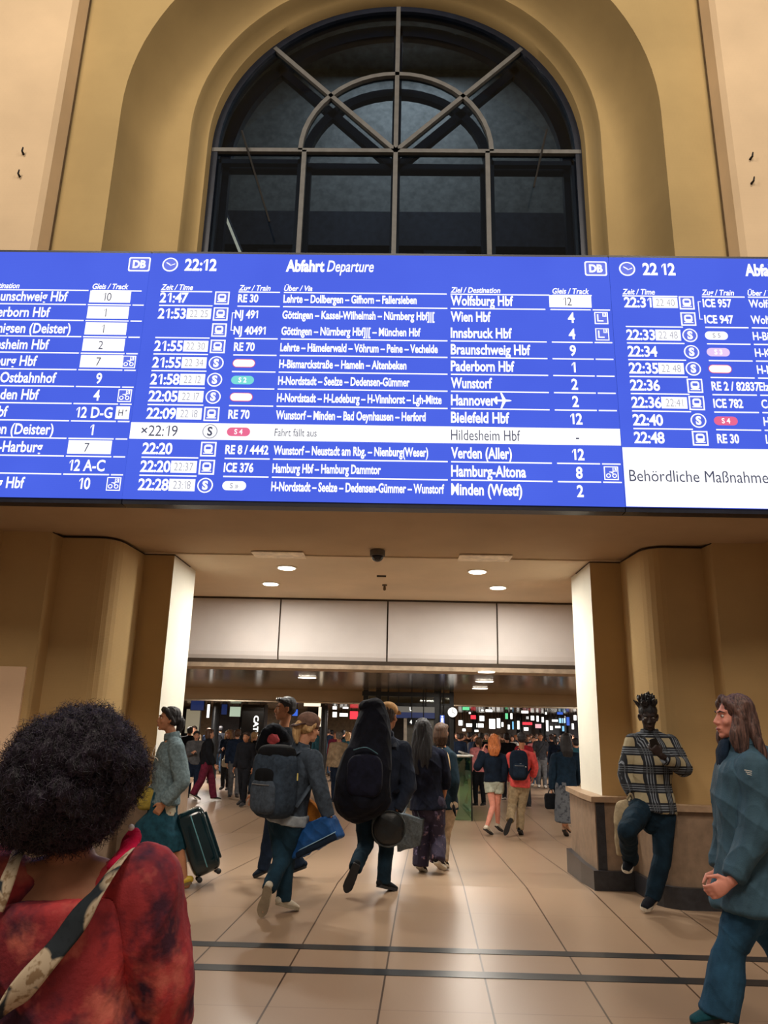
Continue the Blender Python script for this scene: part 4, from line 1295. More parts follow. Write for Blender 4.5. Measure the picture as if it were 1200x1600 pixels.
def hairdo(root, org, c, H, s, hair, nk, up, BF, vox):
    k = hair['kind']; m = hairm(hair['color'])
    T = lambda x, y, z: c + H @ (vec((x, y, z))*s)
    Rr = lambda *r: tuple(q*s for q in r)
    g = G()
    if k != 'bald':
        g.ell(T(0, -0.030, 0.050), Rr(0.086, 0.094, 0.084), H, 18, 12)
        g.ell(T(0, -0.045, 0.010), Rr(0.082, 0.078, 0.075), H, 16, 10)
        if k != 'long': g.tube([T(-0.05, 0.045, 0.085), T(0, 0.060, 0.095), T(0.05, 0.045, 0.085)], [0.026*s]*3, n=10)
        else:
            for q in (-1, 1): g.tube([T(q*0.010, 0.052, 0.108), T(q*0.045, 0.052, 0.085), T(q*0.074, 0.022, 0.050), T(q*0.084, -0.004, 0.0)], [0.014*s, 0.018*s, 0.022*s, 0.026*s], n=10, sub=3)
    if k == 'short':
        pass
    elif k == 'long':
        Ln = hair.get('len', 0.30)
        B_ = BF
        dn = vec((0, 0, -1.0))
        back = -B_[:, 1]
        p0 = T(0, -0.055, 0.02)
        p1 = p0 + dn*0.12*s + back*0.015*s
        p2 = p0 + dn*Ln*0.65*s + back*0.045*s
        p3 = p0 + dn*Ln*s + back*0.05*s
        wd = hair.get('w', 0.095)
        g.tube([p0, p1, p2, p3], [(0.086*s, 0.066*s), (wd*s, 0.052*s), (wd*1.05*s, 0.042*s), (wd*0.75*s, 0.024*s)], lat=H[:, 0], n=20, sub=3)
        for q in (-1, 1):
            a = T(q*0.070, -0.005, 0.05)
            fr_ = hair.get('front', 0.0)
            g.tube([a, T(q*0.086, -0.008+fr_*0.5, -0.04), T(q*0.092, -0.014+fr_, -0.12), T(q*0.094, -0.03+fr_, -0.12)+dn*max(0, Ln-0.2)*0.7*s], [(0.022*s, 0.03*s), (0.026*s, 0.04*s), (0.026*s, 0.046*s), (0.008*s, 0.014*s)], lat=H[:, 0], n=12, sub=3)
    elif k == 'tied':
        g.tube([T(0, -0.10, 0.03), T(0, -0.135, -0.01), T(0, -0.13, -0.08), T(0.01, -0.115, -0.15)], [0.03*s, 0.036*s, 0.032*s, 0.012*s], n=12, sub=2)
        for q in (-1, 1): g.tube([T(q*0.065, 0.02, 0.07), T(q*0.08, -0.01, 0.02), T(q*0.078, -0.05, -0.03)], [0.018*s, 0.02*s, 0.016*s], n=8)
    elif k == 'bob':
        g.tube([T(0, -0.05, 0.03), T(0, -0.062, -0.05), T(0, -0.055, -0.11)], [(0.088*s, 0.07*s), (0.096*s, 0.062*s), (0.085*s, 0.045*s)], lat=H[:, 0], n=18, sub=2)
    elif k == 'dreads':
        g = G()
        g.ell(T(0, -0.024, 0.052), Rr(0.081, 0.094, 0.078), H, 18, 12)
        rr = random.Random(5)
        for i in range(46):
            th = rr.uniform(0, 2*PI); ph = rr.uniform(0.15, 1.25)
            d = vec((math.sin(ph)*math.cos(th), math.sin(ph)*math.sin(th), math.cos(ph)))
            a = vec((0, -0.024, 0.052))+d*vec((0.072, 0.085, 0.070))
            b_ = a+unit(d+vec((0, 0, 0.8)))*rr.uniform(0.045, 0.075)
            cpt = b_+unit(d*0.9+vec((rr.uniform(-.7, .7), rr.uniform(-.7, .7), 0.6)))*0.025
            g.tube([T(*a), T(*b_), T(*cpt)], [0.0105*s, 0.0095*s, 0.006*s], n=7)
    if k != 'bald':
        g.skin('hair', m, root, org, min(vox, 0.006), 3, fold=(hair.get('fold', 0.006)*s, 60, 0.12))

def joints(Y, d, extra=None):
    """pixel joints (px, py, depth offset) -> world"""
    out = {}
    for k, v in d.items():
        out[k] = W(v[0], v[1], Y+(v[2] if len(v) > 2 else 0.0))
    return out
# ---- patterned cloths
def plaid():
    m = bpy.data.materials.new('plaid_flannel')
    nt, b = nodes_of(m)
    v, x, y, z = obj_xyz(nt)
    def band(c, pitch, off, w):
        t = math_n(nt, 'FRACT', math_n(nt, 'DIVIDE', math_n(nt, 'ADD', c, 10*pitch+off), pitch))
        return math_n(nt, 'LESS_THAN', math_n(nt, 'ABSOLUTE', math_n(nt, 'SUBTRACT', t, 0.5)), w)
    xx = math_n(nt, 'ADD', x, math_n(nt, 'MULTIPLY', y, 0.55))
    dk = math_n(nt, 'MAXIMUM', band(xx, 0.165, 0.02, 0.27), band(z, 0.165, 0.05, 0.25))
    lnx = math_n(nt, 'MAXIMUM', band(xx, 0.165, 0.02, 0.028), math_n(nt, 'MAXIMUM', band(xx, 0.165, 0.040, 0.022), band(xx, 0.165, 0.0, 0.022)))
    lnz = math_n(nt, 'MAXIMUM', band(z, 0.165, 0.05, 0.028), math_n(nt, 'MAXIMUM', band(z, 0.165, 0.070, 0.022), band(z, 0.165, 0.030, 0.022)))
    c = mix_n(nt, dk, lin((158, 148, 120)), lin((26, 30, 38)))
    c = mix_n(nt, math_n(nt, 'MULTIPLY', math_n(nt, 'MAXIMUM', lnx, lnz), 0.6), c, lin((150, 160, 172)))
    c = mix_n(nt, math_n(nt, 'MULTIPLY', math_n(nt, 'MULTIPLY', band(xx, 0.165, 0.02, 0.27), band(z, 0.165, 0.05, 0.25)), 0.6), c, lin((14, 16, 22)))
    nt.links.new(c, b.inputs['Base Color'])
    b.inputs['Roughness'].default_value = 0.95
    bump_n(nt, b, noise_n(nt, v, 140, 2), 0.3, 0.004)
    return m
def spotted(name, base, spots, scale, t0, t1, bump=0.3, base2=None):
    m = bpy.data.materials.new(name)
    nt, b = nodes_of(m)
    v, *_ = obj_xyz(nt)
    c = mix_n(nt, ramp_n(nt, noise_n(nt, v, scale*0.45, 3), [(0.38, (0, 0, 0)), (0.62, (1, 1, 1))]), lin(base), lin(base2 or base))
    for k, col in enumerate(spots):
        mp = nn(nt, 'ShaderNodeMapping'); mp.inputs['Location'].default_value = (3.1*k, 1.7*k, 0.9*k)
        nt.links.new(v, mp.inputs[0])
        f = ramp_n(nt, noise_n(nt, mp.outputs[0], scale, 4, 0.6), [(t0, (0, 0, 0)), (t1, (1, 1, 1))])
        c = mix_n(nt, f, c, lin(col))
    nt.links.new(c, b.inputs['Base Color'])
    b.inputs['Roughness'].default_value = 0.85
    bump_n(nt, b, noise_n(nt, v, 90, 3), bump, 0.006)
    return m
def flower_strap():
    """teal-black strap with large cream blossoms"""
    m = bpy.data.materials.new('blossom_strap')
    nt, b = nodes_of(m)
    v, *_ = obj_xyz(nt)
    vo = nn(nt, 'ShaderNodeTexVoronoi'); vo.inputs['Scale'].default_value = 10.5
    nt.links.new(v, vo.inputs['Vector'])
    d = vo.outputs['Distance']
    c = mix_n(nt, ramp_n(nt, d, [(0.66, (1, 1, 1)), (0.71, (0, 0, 0))]), lin((36, 46, 54)), lin((206, 188, 160)))
    c = mix_n(nt, ramp_n(nt, noise_n(nt, v, 46, 2), [(0.52, (0, 0, 0)), (0.62, (1, 1, 1))]), c, mix_n(nt, ramp_n(nt, d, [(0.66, (1, 1, 1)), (0.69, (0, 0, 0))]), lin((30, 40, 48)), lin((150, 124, 92))))
    nt.links.new(c, b.inputs['Base Color'])
    b.inputs['Roughness'].default_value = 0.8
    return m
JEANS = lambda n='dark_jeans', c=(30, 48, 66): fabric(n, c, var=0.35, vs=9)
WHITE_SOLE = mat('white_sole', (196, 188, 172), rough=0.6, bump=0.05)
DARK_SOLE = mat('dark_sole', (38, 38, 40), rough=0.7, bump=0.05)

def bag_box(name, label, cat, c, R, half, m, e=0.45, parts=(), vox=0.008, group=None, fold=0.006):
    t = thing(name, label, cat, tuple(c), group)
    g = G(); g.ell(c, half, R, 28, 18, e)
    g.skin('body', m, t, tuple(c), vox, 3, fold=(fold, 22, 0.8))
    return t, tuple(c)
def strap(root, org, pts, w, th, m, name='strap', sub=5, lat=None):
    g = G(); g.tube(pts, [(w, th)]*len(pts), lat=lat, n=10, sub=sub)
    return g.build(name, m, root, org, True)
def backpack(label, info, size, m, m2, off=0.0, drop=0.0, vox=0.008, fr=None, tilt=0.0, e=0.5, pocket=True, straps=True):
    """worn on the back: size = half width, half depth, half height"""
    s, at, BF, J = info['s'], info['at'], info['BF'], info['J']
    Rr = (fr if fr is not None else BF) @ np.array([[1, 0, 0], [0, math.cos(tilt), -math.sin(tilt)], [0, math.sin(tilt), math.cos(tilt)]])
    c = at(0.60) - BF[:, 1]*(0.115*s+size[1]*0.9) + vec((0, 0, -drop)) + Rr[:, 0]*off
    t = thing('backpack', label, 'backpack', tuple(c))
    o = tuple(c)
    g = G(); g.ell(c, size, Rr, 28, 18, e)
    g.skin('body', m, t, o, vox, 3, fold=(0.006, 20, 0.8))
    if pocket:
        g = G(); g.ell(c-Rr[:, 1]*size[1]*0.85-Rr[:, 2]*size[2]*0.35, (size[0]*0.72, size[1]*0.45, size[2]*0.5), Rr, 22, 14, 0.5)
        p = g.skin('front_pocket', m2, t, o, vox, 3, fold=(0.003, 30, 0.8))
        z = c-Rr[:, 1]*(size[1]*1.28)-Rr[:, 2]*size[2]*0.02
        G().tube([z-Rr[:, 0]*size[0]*0.5, z-Rr[:, 1]*0.006, z+Rr[:, 0]*size[0]*0.5], [0.005]*3, n=6, sub=3).build('zip', mat('zip_grey', (110, 112, 116), rough=0.4), p, o, True)
    top = c+Rr[:, 2]*size[2]
    G().tube([top-Rr[:, 0]*0.05*s-Rr[:, 2]*0.01, top+Rr[:, 2]*0.035*s, top+Rr[:, 0]*0.05*s-Rr[:, 2]*0.01], [0.008]*3, n=8, sub=4).build('grab_handle', m2, t, o, True)
    if straps:
        for q, sh in ((-1, J['sl']), (1, J['sr'])):
            base = c+Rr[:, 0]*q*size[0]*0.5
            mid = J['sl']*(0.5-q*0.26)+J['sr']*(0.5+q*0.26)
            pts = [base+Rr[:, 2]*size[2]*0.8+Rr[:, 1]*size[1]*0.7, mid+vec((0, 0, 0.075*s))-BF[:, 1]*0.02, mid+BF[:, 1]*0.10*s+vec((0, 0, 0.0)), mid+BF[:, 1]*0.135*s-vec((0, 0, 0.16*s))+BF[:, 0]*q*0.02,
                   at(0.52)+BF[:, 0]*q*0.20*s+BF[:, 1]*0.02, base-Rr[:, 2]*size[2]*0.65+Rr[:, 1]*size[1]*0.8+Rr[:, 0]*q*size[0]*0.4]
            strap(t, o, pts, 0.026*s, 0.009, m2, lat=BF[:, 0])
    return t, o, c, Rr
# ================================================================== THE PEOPLE IN THE PHOTO
# ---- 1. woman with the big afro, left foreground, seen from behind
Y = 2.1
J = joints(Y, dict(hd=(120, 1232), nk=(112, 1345), sl=(-22, 1392), sr=(222, 1390), el=(-70, 1530, 0.02), er=(252, 1535, 0.02), wl=(-50, 1690, 0.10), wr=(236, 1665, 0.14), hc=(100, 1640)))
base = J['hc'].copy()
for q, k in ((-1, 'l'), (1, 'r')):
    J['k'+k] = np.array([base[0]+q*0.10, base[1]+0.02, 0.46]); J['a'+k] = np.array([base[0]+q*0.11, base[1]-0.01, 0.085]); J['t'+k] = np.array([base[0]+q*0.13, base[1]+0.16, 0.03])
BLOUSE = spotted('red_batik', (120, 32, 46), [(212, 112, 96), (54, 22, 46), (70, 26, 48)], 6.5, 0.52, 0.66, base2=(196, 64, 66))
p1, i1 = person('woman with big dark afro and red patterned blouse seen from behind', J, -6, 'tan',
    top=dict(name='blouse', mat=BLOUSE, hem=-0.15, hemw=0.05, ease=0.030, sleeve=1.55, sleeve_ease=0.042, cuff=0.075, neck=0.88, scoop=0.018, fold=0.022, freq=13), bottom=dict(kind='trousers', mat=fabric('dark_trousers', (34, 34, 44)), ease=0.02),
    shoes=dict(mat=fabric('dark_shoe', (30, 30, 34)), sole=DARK_SOLE), s=0.97, vox=0.006, hh=-22, face=True)
o1 = i1['org']
# afro: soft core with thousands of fine curls
hc_ = J['hd'] + vec((0.000, -0.035, 0.030))
g = G()
g.ell(hc_+vec((0.014, 0, 0.035)), (0.140, 0.146, 0.112), I3, 26, 18); g.ell(hc_+vec((-0.012, 0, -0.03)), (0.152, 0.15, 0.115), I3, 26, 18)
rr = random.Random(3)
for _ in range(80):
    d = unit(np.array([rr.gauss(0, 1), rr.gauss(0, 1), rr.gauss(0, 1)]))
    if d[1] > 0.45 and d[2] < 0.35: continue
    q_ = d*vec((0.146, 0.140, 0.132)); q_[0] += 0.22*q_[2]
    g.ell(hc_ + q_, 0.040, I3, 8, 6)
for q, z_ in ((-0.14, -0.088), (-0.09, -0.108), (-0.03, -0.118), (0.03, -0.112), (0.075, -0.088)): g.ell(hc_+vec((q, -0.04, z_)), 0.052, I3, 10, 8)
g.ell(hc_+vec((-0.135, -0.02, -0.06)), 0.06, I3, 10, 8)
MH = hairm('plum')
afro = g.skin('hair', MH, p1, o1, 0.008, 2, fold=(0.012, 75, 1.0))
afro['label'] = 'round dark afro with a plum sheen'
me = afro.data
nvx = len(me.vertices)
co = np.empty(nvx*3); me.vertices.foreach_get('co', co); co = co.reshape(-1, 3)
no = np.empty(nvx*3); me.vertices.foreach_get('normal', no); no = no.reshape(-1, 3)
idx = RNG.choice(nvx, 12000)
vs, fs = [], []
for i in idx:
    n0 = no[i]; p = co[i]-n0*0.006
    a = unit(np.cross(n0, RNG.normal(size=3))); b_ = np.cross(n0, a)
    rad, L_, ph, tw = RNG.uniform(0.005, 0.010), RNG.uniform(0.014, 0.036), RNG.uniform(0, 6.28), RNG.uniform(6, 11)
    lean = RNG.normal(size=3)*0.35
    o_ = len(vs)
    for k in range(6):
        t_ = k/5
        c_ = p + unit(n0+lean*t_)*L_*t_ + (a*math.cos(ph+tw*t_)+b_*math.sin(ph+tw*t_))*rad
        w = 0.0011*(1-0.6*t_)
        vs += [c_+a*w, c_-a*0.5*w+b_*0.87*w, c_-a*0.5*w-b_*0.87*w]
    for k in range(5):
        for j in range(3):
            q0, q1 = o_+3*k+j, o_+3*k+(j+1) % 3
            fs.append((q0, q1, q1+3, q0+3))
mc = bpy.data.meshes.new('curls'); mc.from_pydata([tuple(v) for v in vs], [], fs); mc.materials.append(MH)
cu = link('curls', mc, afro, o1); cu['kind'] = 'stuff'
# neck scarf, ear stud, ruffled neckline
nk = J['nk']
g = G()
g.tube([W(208, 1303, 2.13), W(205, 1318, 2.10), W(196, 1338, 2.06), W(178, 1352, 2.03)], [(0.020, 0.012), (0.026, 0.014), (0.026, 0.014), (0.018, 0.010)], lat=vec((0.8, 0.3, 0.6)), sub=3)
g.skin('neck_scarf', fabric('crimson_scarf', (196, 22, 66)), p1, o1, 0.005, 2, fold=(0.006, 60, 1))
e = W(205, 1293, 2.10)
G().ell(e, 0.0085).build('pearl_earring', mat('pearl', (236, 226, 224), rough=0.2, bump=0), p1, o1, True)
# flowered strap of the bag, over the right shoulder and across the back
MS = flower_strap()
tb = W(-80, 1640, 2.02)
t = thing('shoulder_bag', 'flower print shoulder bag strap across the back of the red blouse', 'bag', tuple(tb))
to = tuple(tb)
pts = [W(226, 1352, 2.24), W(206, 1334, 2.13), W(188, 1345, 2.015), W(150, 1398, 1.945), W(100, 1468, 1.93), W(46, 1532, 1.925), W(6, 1580, 1.935), W(-40, 1625, 1.97)]
g = G(); g.tube(pts, [(0.028, 0.005)]*len(pts), lat=vec((0.62, 0.0, 0.55)), n=10, sub=6)
g.build('strap', MS, t, to, True)
g = G(); g.ell(W(-95, 1655, 2.0), (0.06, 0.14, 0.12), rotz(10), 20, 14, 0.5)
g.skin('bag_body', fabric('teal_bag', (38, 54, 64)), t, to, 0.008, 2)
t = thing('scarf_strap', 'short flower print strap over the left shoulder of the red blouse', 'strap', tuple(W(22, 1345, 2.05)))
to = tuple(W(22, 1345, 2.05))
pts = [W(30, 1322, 2.14), W(27, 1335, 2.04), W(20, 1352, 1.985), W(8, 1385, 1.965), W(-6, 1420, 1.96)]
G().tube(pts, [(0.020, 0.005)]*5, lat=vec((0.8, 0, 0.4)), n=10, sub=5).build('band', MS, t, to, True)

# ---- 2. woman in denim walking left with a suitcase
fp = foot(287, 1387); Y = fp[1]
J = joints(Y, dict(hd=(263, 1124), nk=(270, 1152), sl=(276, 1171, -0.15), sr=(266, 1170, 0.16), el=(285, 1222, -0.20), er=(258, 1218, 0.16), wl=(256, 1256, -0.20), wr=(232, 1243, 0.06), hc=(254, 1272),
    kl=(280, 1332, -0.07), al=(288, 1377, -0.07), tl=(270, 1388, -0.09), kr=(228, 1330, 0.09), ar=(228, 1378, 0.08), tr=(208, 1389, 0.08)))
DEN = fabric('grey_denim', (104, 122, 128), var=0.35, vs=40)
p2, i2 = person('woman in grey denim jacket and teal denim skirt looking left, beside the dark suitcase', J, 92, 'tan', hh=116, hp=4,
    top=[dict(name='shirt', mat=fabric('cream_shirt', (196, 190, 170)), hem=0.0, ease=0.006, sleeve=0.0, inner=True, neck=0.8), dict(name='denim_jacket', mat=DEN, hem=0.14, ease=0.028, sleeve=1.95, collar=0.012, neck=0.94, fold=0.013, hemw=0.012)],
    bottom=dict(kind='skirt', mat=fabric('teal_denim', (24, 62, 76), var=0.35, vs=20), hem=[(W(248, 1300, Y), 0.225, 0.265), (W(248, 1331, Y), 0.23, 0.285)], fold=0.008),
    shoes=dict(mat=mat('yellow_sandal', (190, 160, 46), rough=0.5), sole=mat('cork_sole', (112, 90, 60)), sandal=True), hair=dict(kind='tied', color='black'), vox=0.007)
o2 = i2['org']
# open shirt front with a cord and glasses hanging at the chest
c = W(243, 1196, Y-0.02)
G().tube([W(243, 1165, Y-0.11), W(238, 1180, Y-0.11), W(246, 1186, Y-0.14), W(250, 1200, Y-0.12), W(240, 1206, Y-0.10)], [0.004]*5, n=6, sub=4).build('necklace', mat('white_cord', (220, 214, 204), bump=0), p2, o2, True)
# shoulder bag in mustard held in front
cb = W(232, 1248, Y-0.05)
t, o = bag_box('handbag', 'mustard yellow handbag held at the waist by the woman in denim', 'bag', cb, rotz(0), (0.10, 0.07, 0.10), fabric('mustard_bag', (150, 132, 58)), 0.5)
strap(t, o, [cb+vec((-0.05, 0, 0.09)), cb+vec((0.0, 0, 0.17)), cb+vec((0.06, 0, 0.09))], 0.010, 0.006, fabric('mustard_bag', (150, 132, 58)), 'handle')
# suitcase
c = W(309, 1314, Y+0.12)
Rs = np.array([[1, 0, 0], [0, 1, 0], [0, 0, 1.0]]) @ rotz(18)
ta = math.radians(-24)
Ry = np.array([[math.cos(ta), 0, math.sin(ta)], [0, 1, 0], [-math.sin(ta), 0, math.cos(ta)]])
Rs = Ry @ Rs
t = thing('suitcase', 'glossy dark teal suitcase rolling tilted behind the woman in denim', 'suitcase', tuple(c))
o = tuple(c)
SHELL = mat('glossy_teal_shell', (10, 34, 40), rough=0.12, var=0.3, vs=5, bump=0.05, spec=0.6)
G().ell(c, (0.145, 0.20, 0.315), Rs, 30, 20, 0.34).build('shell', SHELL, t, o, True)
for q in (-0.13, -0.065, 0.0, 0.065, 0.13):
    G().tube([c+Rs @ vec((0.150, q, -0.22)), c+Rs @ vec((0.153, q, 0.0)), c+Rs @ vec((0.150, q, 0.22))], [0.012]*3, n=8).build('rib', SHELL, t, o, True)
G().tube([c+Rs @ vec((0.0, -0.20, z_)) for z_ in (-0.25, 0, 0.25)], [0.006]*3, n=8).build('zip', mat('zip_teal', (90, 140, 150), rough=0.3), t, o, True)
for q in (-0.1, 0.1):
    G().tube([c+Rs @ vec((-0.11, q*0.7, 0.30)), c+Rs @ vec((-0.11, q*0.7, 0.62))], [0.008]*2, n=8).build('handle_rod', mat('alu_rod', (120, 124, 128), metal=0.8, rough=0.3), t, o, True)
G().tube([c+Rs @ vec((-0.11, -0.08, 0.62)), c+Rs @ vec((-0.11, 0.08, 0.62))], [0.014]*2, n=8).build('grip', DARK_SOLE, t, o, True)
for qx in (-0.10, 0.09):
    for qy in (-0.15, 0.15):
        w = c+Rs @ vec((qx, qy, -0.335))
        G().tube([w-Rs[:, 1]*0.014, w+Rs[:, 1]*0.014], [0.026]*2, n=14, cap='flat').build('wheel', DARK_SOLE, t, o, True)

# ---- 3. tall man with sunglasses on his head, walking left
fp = foot(410, 1371); Y = fp[1]
J = joints(Y, dict(hd=(445, 1108), nk=(442, 1138), sl=(425, 1160, -0.15), sr=(450, 1160, 0.19), el=(408, 1203, -0.22), er=(462, 1205, 0.20), wl=(398, 1240, -0.20), wr=(470, 1240, 0.10), hc=(436, 1252),
    kl=(421, 1312, -0.08), al=(412, 1358, -0.06), tl=(398, 1370, -0.06), kr=(452, 1312, 0.09), ar=(468, 1352, 0.10), tr=(446, 1366, 0.12)))
p3, i3 = person('tall man in black top walking left behind the grey backpack', J, 95, 'tan', hh=112, s=1.05,
    top=dict(name='t_shirt', mat=fabric('black_shirt', (26, 30, 38)), hem=-0.05, ease=0.024, sleeve=0.85, fold=0.012), bottom=dict(kind='trousers', mat=JEANS('navy_jeans', (26, 40, 60)), ease=0.016),
    shoes=dict(mat=fabric('navy_shoe', (24, 36, 52)), sole=DARK_SOLE), hair=dict(kind='short', color='black'), vox=0.007)
H = i3['H']; o = i3['org']; T3 = lambda x, y, z: J['hd'] + H @ (vec((x, y, z))*1.05)
t = thing('sunglasses', 'sunglasses pushed up into the black hair of the tall man', 'glasses', tuple(T3(0, 0.06, 0.10)))
o = tuple(T3(0, 0.06, 0.10))
for q in (-1, 1):
    G().ell(T3(q*0.034, 0.082, 0.098), (0.030, 0.008, 0.022), H, 14, 8, 0.7).build('lens', mat('smoke_lens', (20, 26, 34), rough=0.05, bump=0), t, o, True)
    G().tube([T3(q*0.062, 0.076, 0.100), T3(q*0.086, 0.02, 0.080), T3(q*0.088, -0.04, 0.05)], [0.004]*3, n=6, sub=2).build('temple', DARK_SOLE, t, o, True)
G().tube([T3(-0.012, 0.088, 0.102), T3(0.012, 0.088, 0.102)], [0.004]*2, n=6).build('bridge', DARK_SOLE, t, o, True)
# rolled black jacket slung over his shoulder with a red lining
c = W(425, 1152, Y-0.26)
t = thing('rolled_jacket', 'black bundle with a red patch slung at the tall man\'s shoulder', 'jacket', tuple(c)); o = tuple(c)
g = G(); g.tube([W(407, 1166, Y-0.24), W(418, 1146, Y-0.26), W(432, 1140, Y-0.24), W(446, 1152, Y-0.2)], [0.05, 0.066, 0.06, 0.045], n=14, sub=3)
g.skin('bundle', fabric('black_cloth', (16, 20, 28)), t, o, 0.007, 3, fold=(0.012, 30, 1))
g = G(); g.ell(W(427, 1155, Y-0.31), (0.062, 0.03, 0.05), rotz(0))
g.skin('lining', fabric('red_lining', (172, 76, 84)), t, o, 0.006, 2, fold=(0.01, 60, 1))

# ---- 4. woman with cap and grey backpack walking away to the right
fp = foot(446, 1427); Y = fp[1]
J = joints(Y, dict(hd=(483, 1138), nk=(470, 1170), sl=(436, 1186, 0.12), sr=(490, 1187, -0.12), el=(424, 1228, 0.16), er=(500, 1237, -0.16), wl=(436, 1250, 0.26), wr=(515, 1278, -0.14), hc=(448, 1284),
    kr=(447, 1347, 0.02), ar=(443, 1408, 0.0), tr=(464, 1421, 0.10), kl=(440, 1345, -0.06), al=(419, 1390, -0.26), tl=(408, 1430, -0.20)))
J['fr'] = unit(W(516, 1295, Y-0.14)-J['wr'])
p4, i4 = person('person in brown cap and white shoes walking away under a grey backpack', J, -38, 'fair', hh=-48, hp=-10, s=0.97,
    top=[dict(name='undershirt', mat=fabric('pale_grey_shirt', (150, 158, 164)), hem=-0.01, ease=0.042, sleeve=0.0, inner=True, neck=0.2), dict(name='sweater', mat=fabric('slate_sweater', (58, 68, 80), var=0.3, vs=30), hem=0.08, ease=0.026, sleeve=1.95, fold=0.012, collar=0.01)],
    bottom=dict(kind='trousers', mat=JEANS('teal_jeans', (24, 50, 66)), ease=0.016, ankle=0.056), shoes=dict(mat=mat('white_canvas_shoe', (204, 196, 178), rough=0.7), sole=mat('tan_sole', (150, 138, 118))), hair=dict(kind='tied', color='blond'), vox=0.007, curl=(0.7, 1.2))
H = i4['H']; c = J['hd']; s = 0.97
t = thing('cap', 'brown cap worn backwards by the backpack carrier', 'cap', tuple(c+H[:, 2]*0.06)); o = tuple(c+H[:, 2]*0.06)
g = G(); g.ell(c+H @ vec((0, -0.016, 0.058)), (0.094, 0.112, 0.084), H, 22, 14); g.ell(c+H @ vec((0, -0.016, 0.022)), (0.093, 0.110, 0.030), H, 22, 10)
g.skin('crown', fabric('brown_cap', (108, 84, 74)), t, o, 0.006, 2, fold=(0.003, 30, 1))
g = G(); g.tube([c+H @ vec((0, -0.095, 0.026)), c+H @ vec((0, -0.135, 0.012)), c+H @ vec((0, -0.178, -0.012))], [(0.070, 0.008), (0.074, 0.007), (0.052, 0.006)], lat=H[:, 0], n=16, sub=3)
g.build('brim', fabric('dark_brim', (66, 48, 46)), t, o, True)
bp_, bo, bc, bR = backpack('dark grey backpack with black top pocket on the person in the cap', i4, (0.205, 0.125, 0.285), fabric('slate_pack', (48, 60, 74), vs=30), fabric('graphite_pack', (66, 76, 88), vs=30), off=-0.03, drop=0.04)
g = G(); g.ell(bc-bR[:, 1]*0.100+bR[:, 2]*0.055, (0.120, 0.055, 0.075), bR, 20, 12, 0.6)
g.skin('top_pocket', fabric('black_pack', (14, 16, 20)), bp_, bo, 0.007, 2)
g = G(); g.ell(bc+bR[:, 2]*0.20+bR[:, 1]*0.01, (0.185, 0.122, 0.125), bR, 20, 12, 0.6)
g.skin('lid', fabric('black_pack', (14, 16, 20)), bp_, bo, 0.007, 2)
G().tube([bc-bR[:, 2]*0.26-bR[:, 0]*0.12, W(416, 1282, Y+0.02)], [0.005, 0.004], n=6, sub=2).build('loose_strap', fabric('black_pack', (14, 16, 20)), bp_, bo, True)
tg = W(464, 1214, Y-0.22)
G().box(tg, (0.010, 0.004, 0.03), rotz(20)).build('tag', mat('yellow_tag', (206, 190, 110), bump=0), bp_, bo)
# blue carrier bag with an orange side held in the right hand
c = W(497, 1298, Y-0.12)
t = thing('carrier_bag', 'blue carrier bag with orange inside held by the person in the cap', 'bag', tuple(c)); o = tuple(c)
q = [W(512, 1276, Y-0.18), W(526, 1307, Y-0.16), W(462, 1340, Y-0.04), W(474, 1290, Y-0.02)]
th = vec((0.06, 0.09, 0.0))
g = G()
vs = [p-th*0.4 for p in q]+[p+th*1.0 for p in q]
g.add(vs, [(0, 1, 2, 3), (7, 6, 5, 4), (0, 4, 5, 1), (1, 5, 6, 2), (2, 6, 7, 3), (3, 7, 4, 0)])
g.skin('bag_body', fabric('blue_bag', (28, 74, 132), rough=0.5, var=0.3, vs=8), t, o, 0.007, 2, fold=(0.012, 18, 1))
b0, b1 = W(524, 1300, Y-0.235), W(466, 1329, Y-0.105)
G().tube([b0, (b0+b1)/2+vec((0, -0.012, 0)), b1], [0.004]*3, n=6, sub=3).build('white_piping', mat('pale_blue_piping', (150, 190, 216), bump=0), t, o, True)
b0, b1 = W(524, 1307, Y-0.225), W(464, 1336, Y-0.10)
G().tube([b0, (b0+b1)/2+vec((0, -0.006, 0)), b1], [(0.028, 0.010)]*3, lat=vec((0.3, 0, 1)), n=8, sub=3).build('dark_band', fabric('dark_band', (22, 34, 50)), t, o, True)
g = G(); pts = [W(482, 1248, Y+0.02), W(508, 1274, Y-0.02), W(480, 1296, Y+0.04)]
th = vec((0.02, 0.05, 0))
g.add([p-th*.3 for p in pts]+[p+th for p in pts], [(0, 1, 2), (5, 4, 3), (0, 3, 4, 1), (1, 4, 5, 2), (2, 5, 3, 0)])
g.skin('orange_side', fabric('orange_bag', (196, 122, 46), rough=0.6), t, o, 0.007, 2)
for q0, q1 in ((W(512, 1278, Y-0.18), W(482, 1292, Y-0.04)),):
    G().tube([q0, W(515, 1290, Y-0.14), W(505, 1284, Y-0.10), q1], [(0.014, 0.004)]*4, n=8, sub=4).build('handle', fabric('blue_bag', (28, 74, 132)), t, o, True)

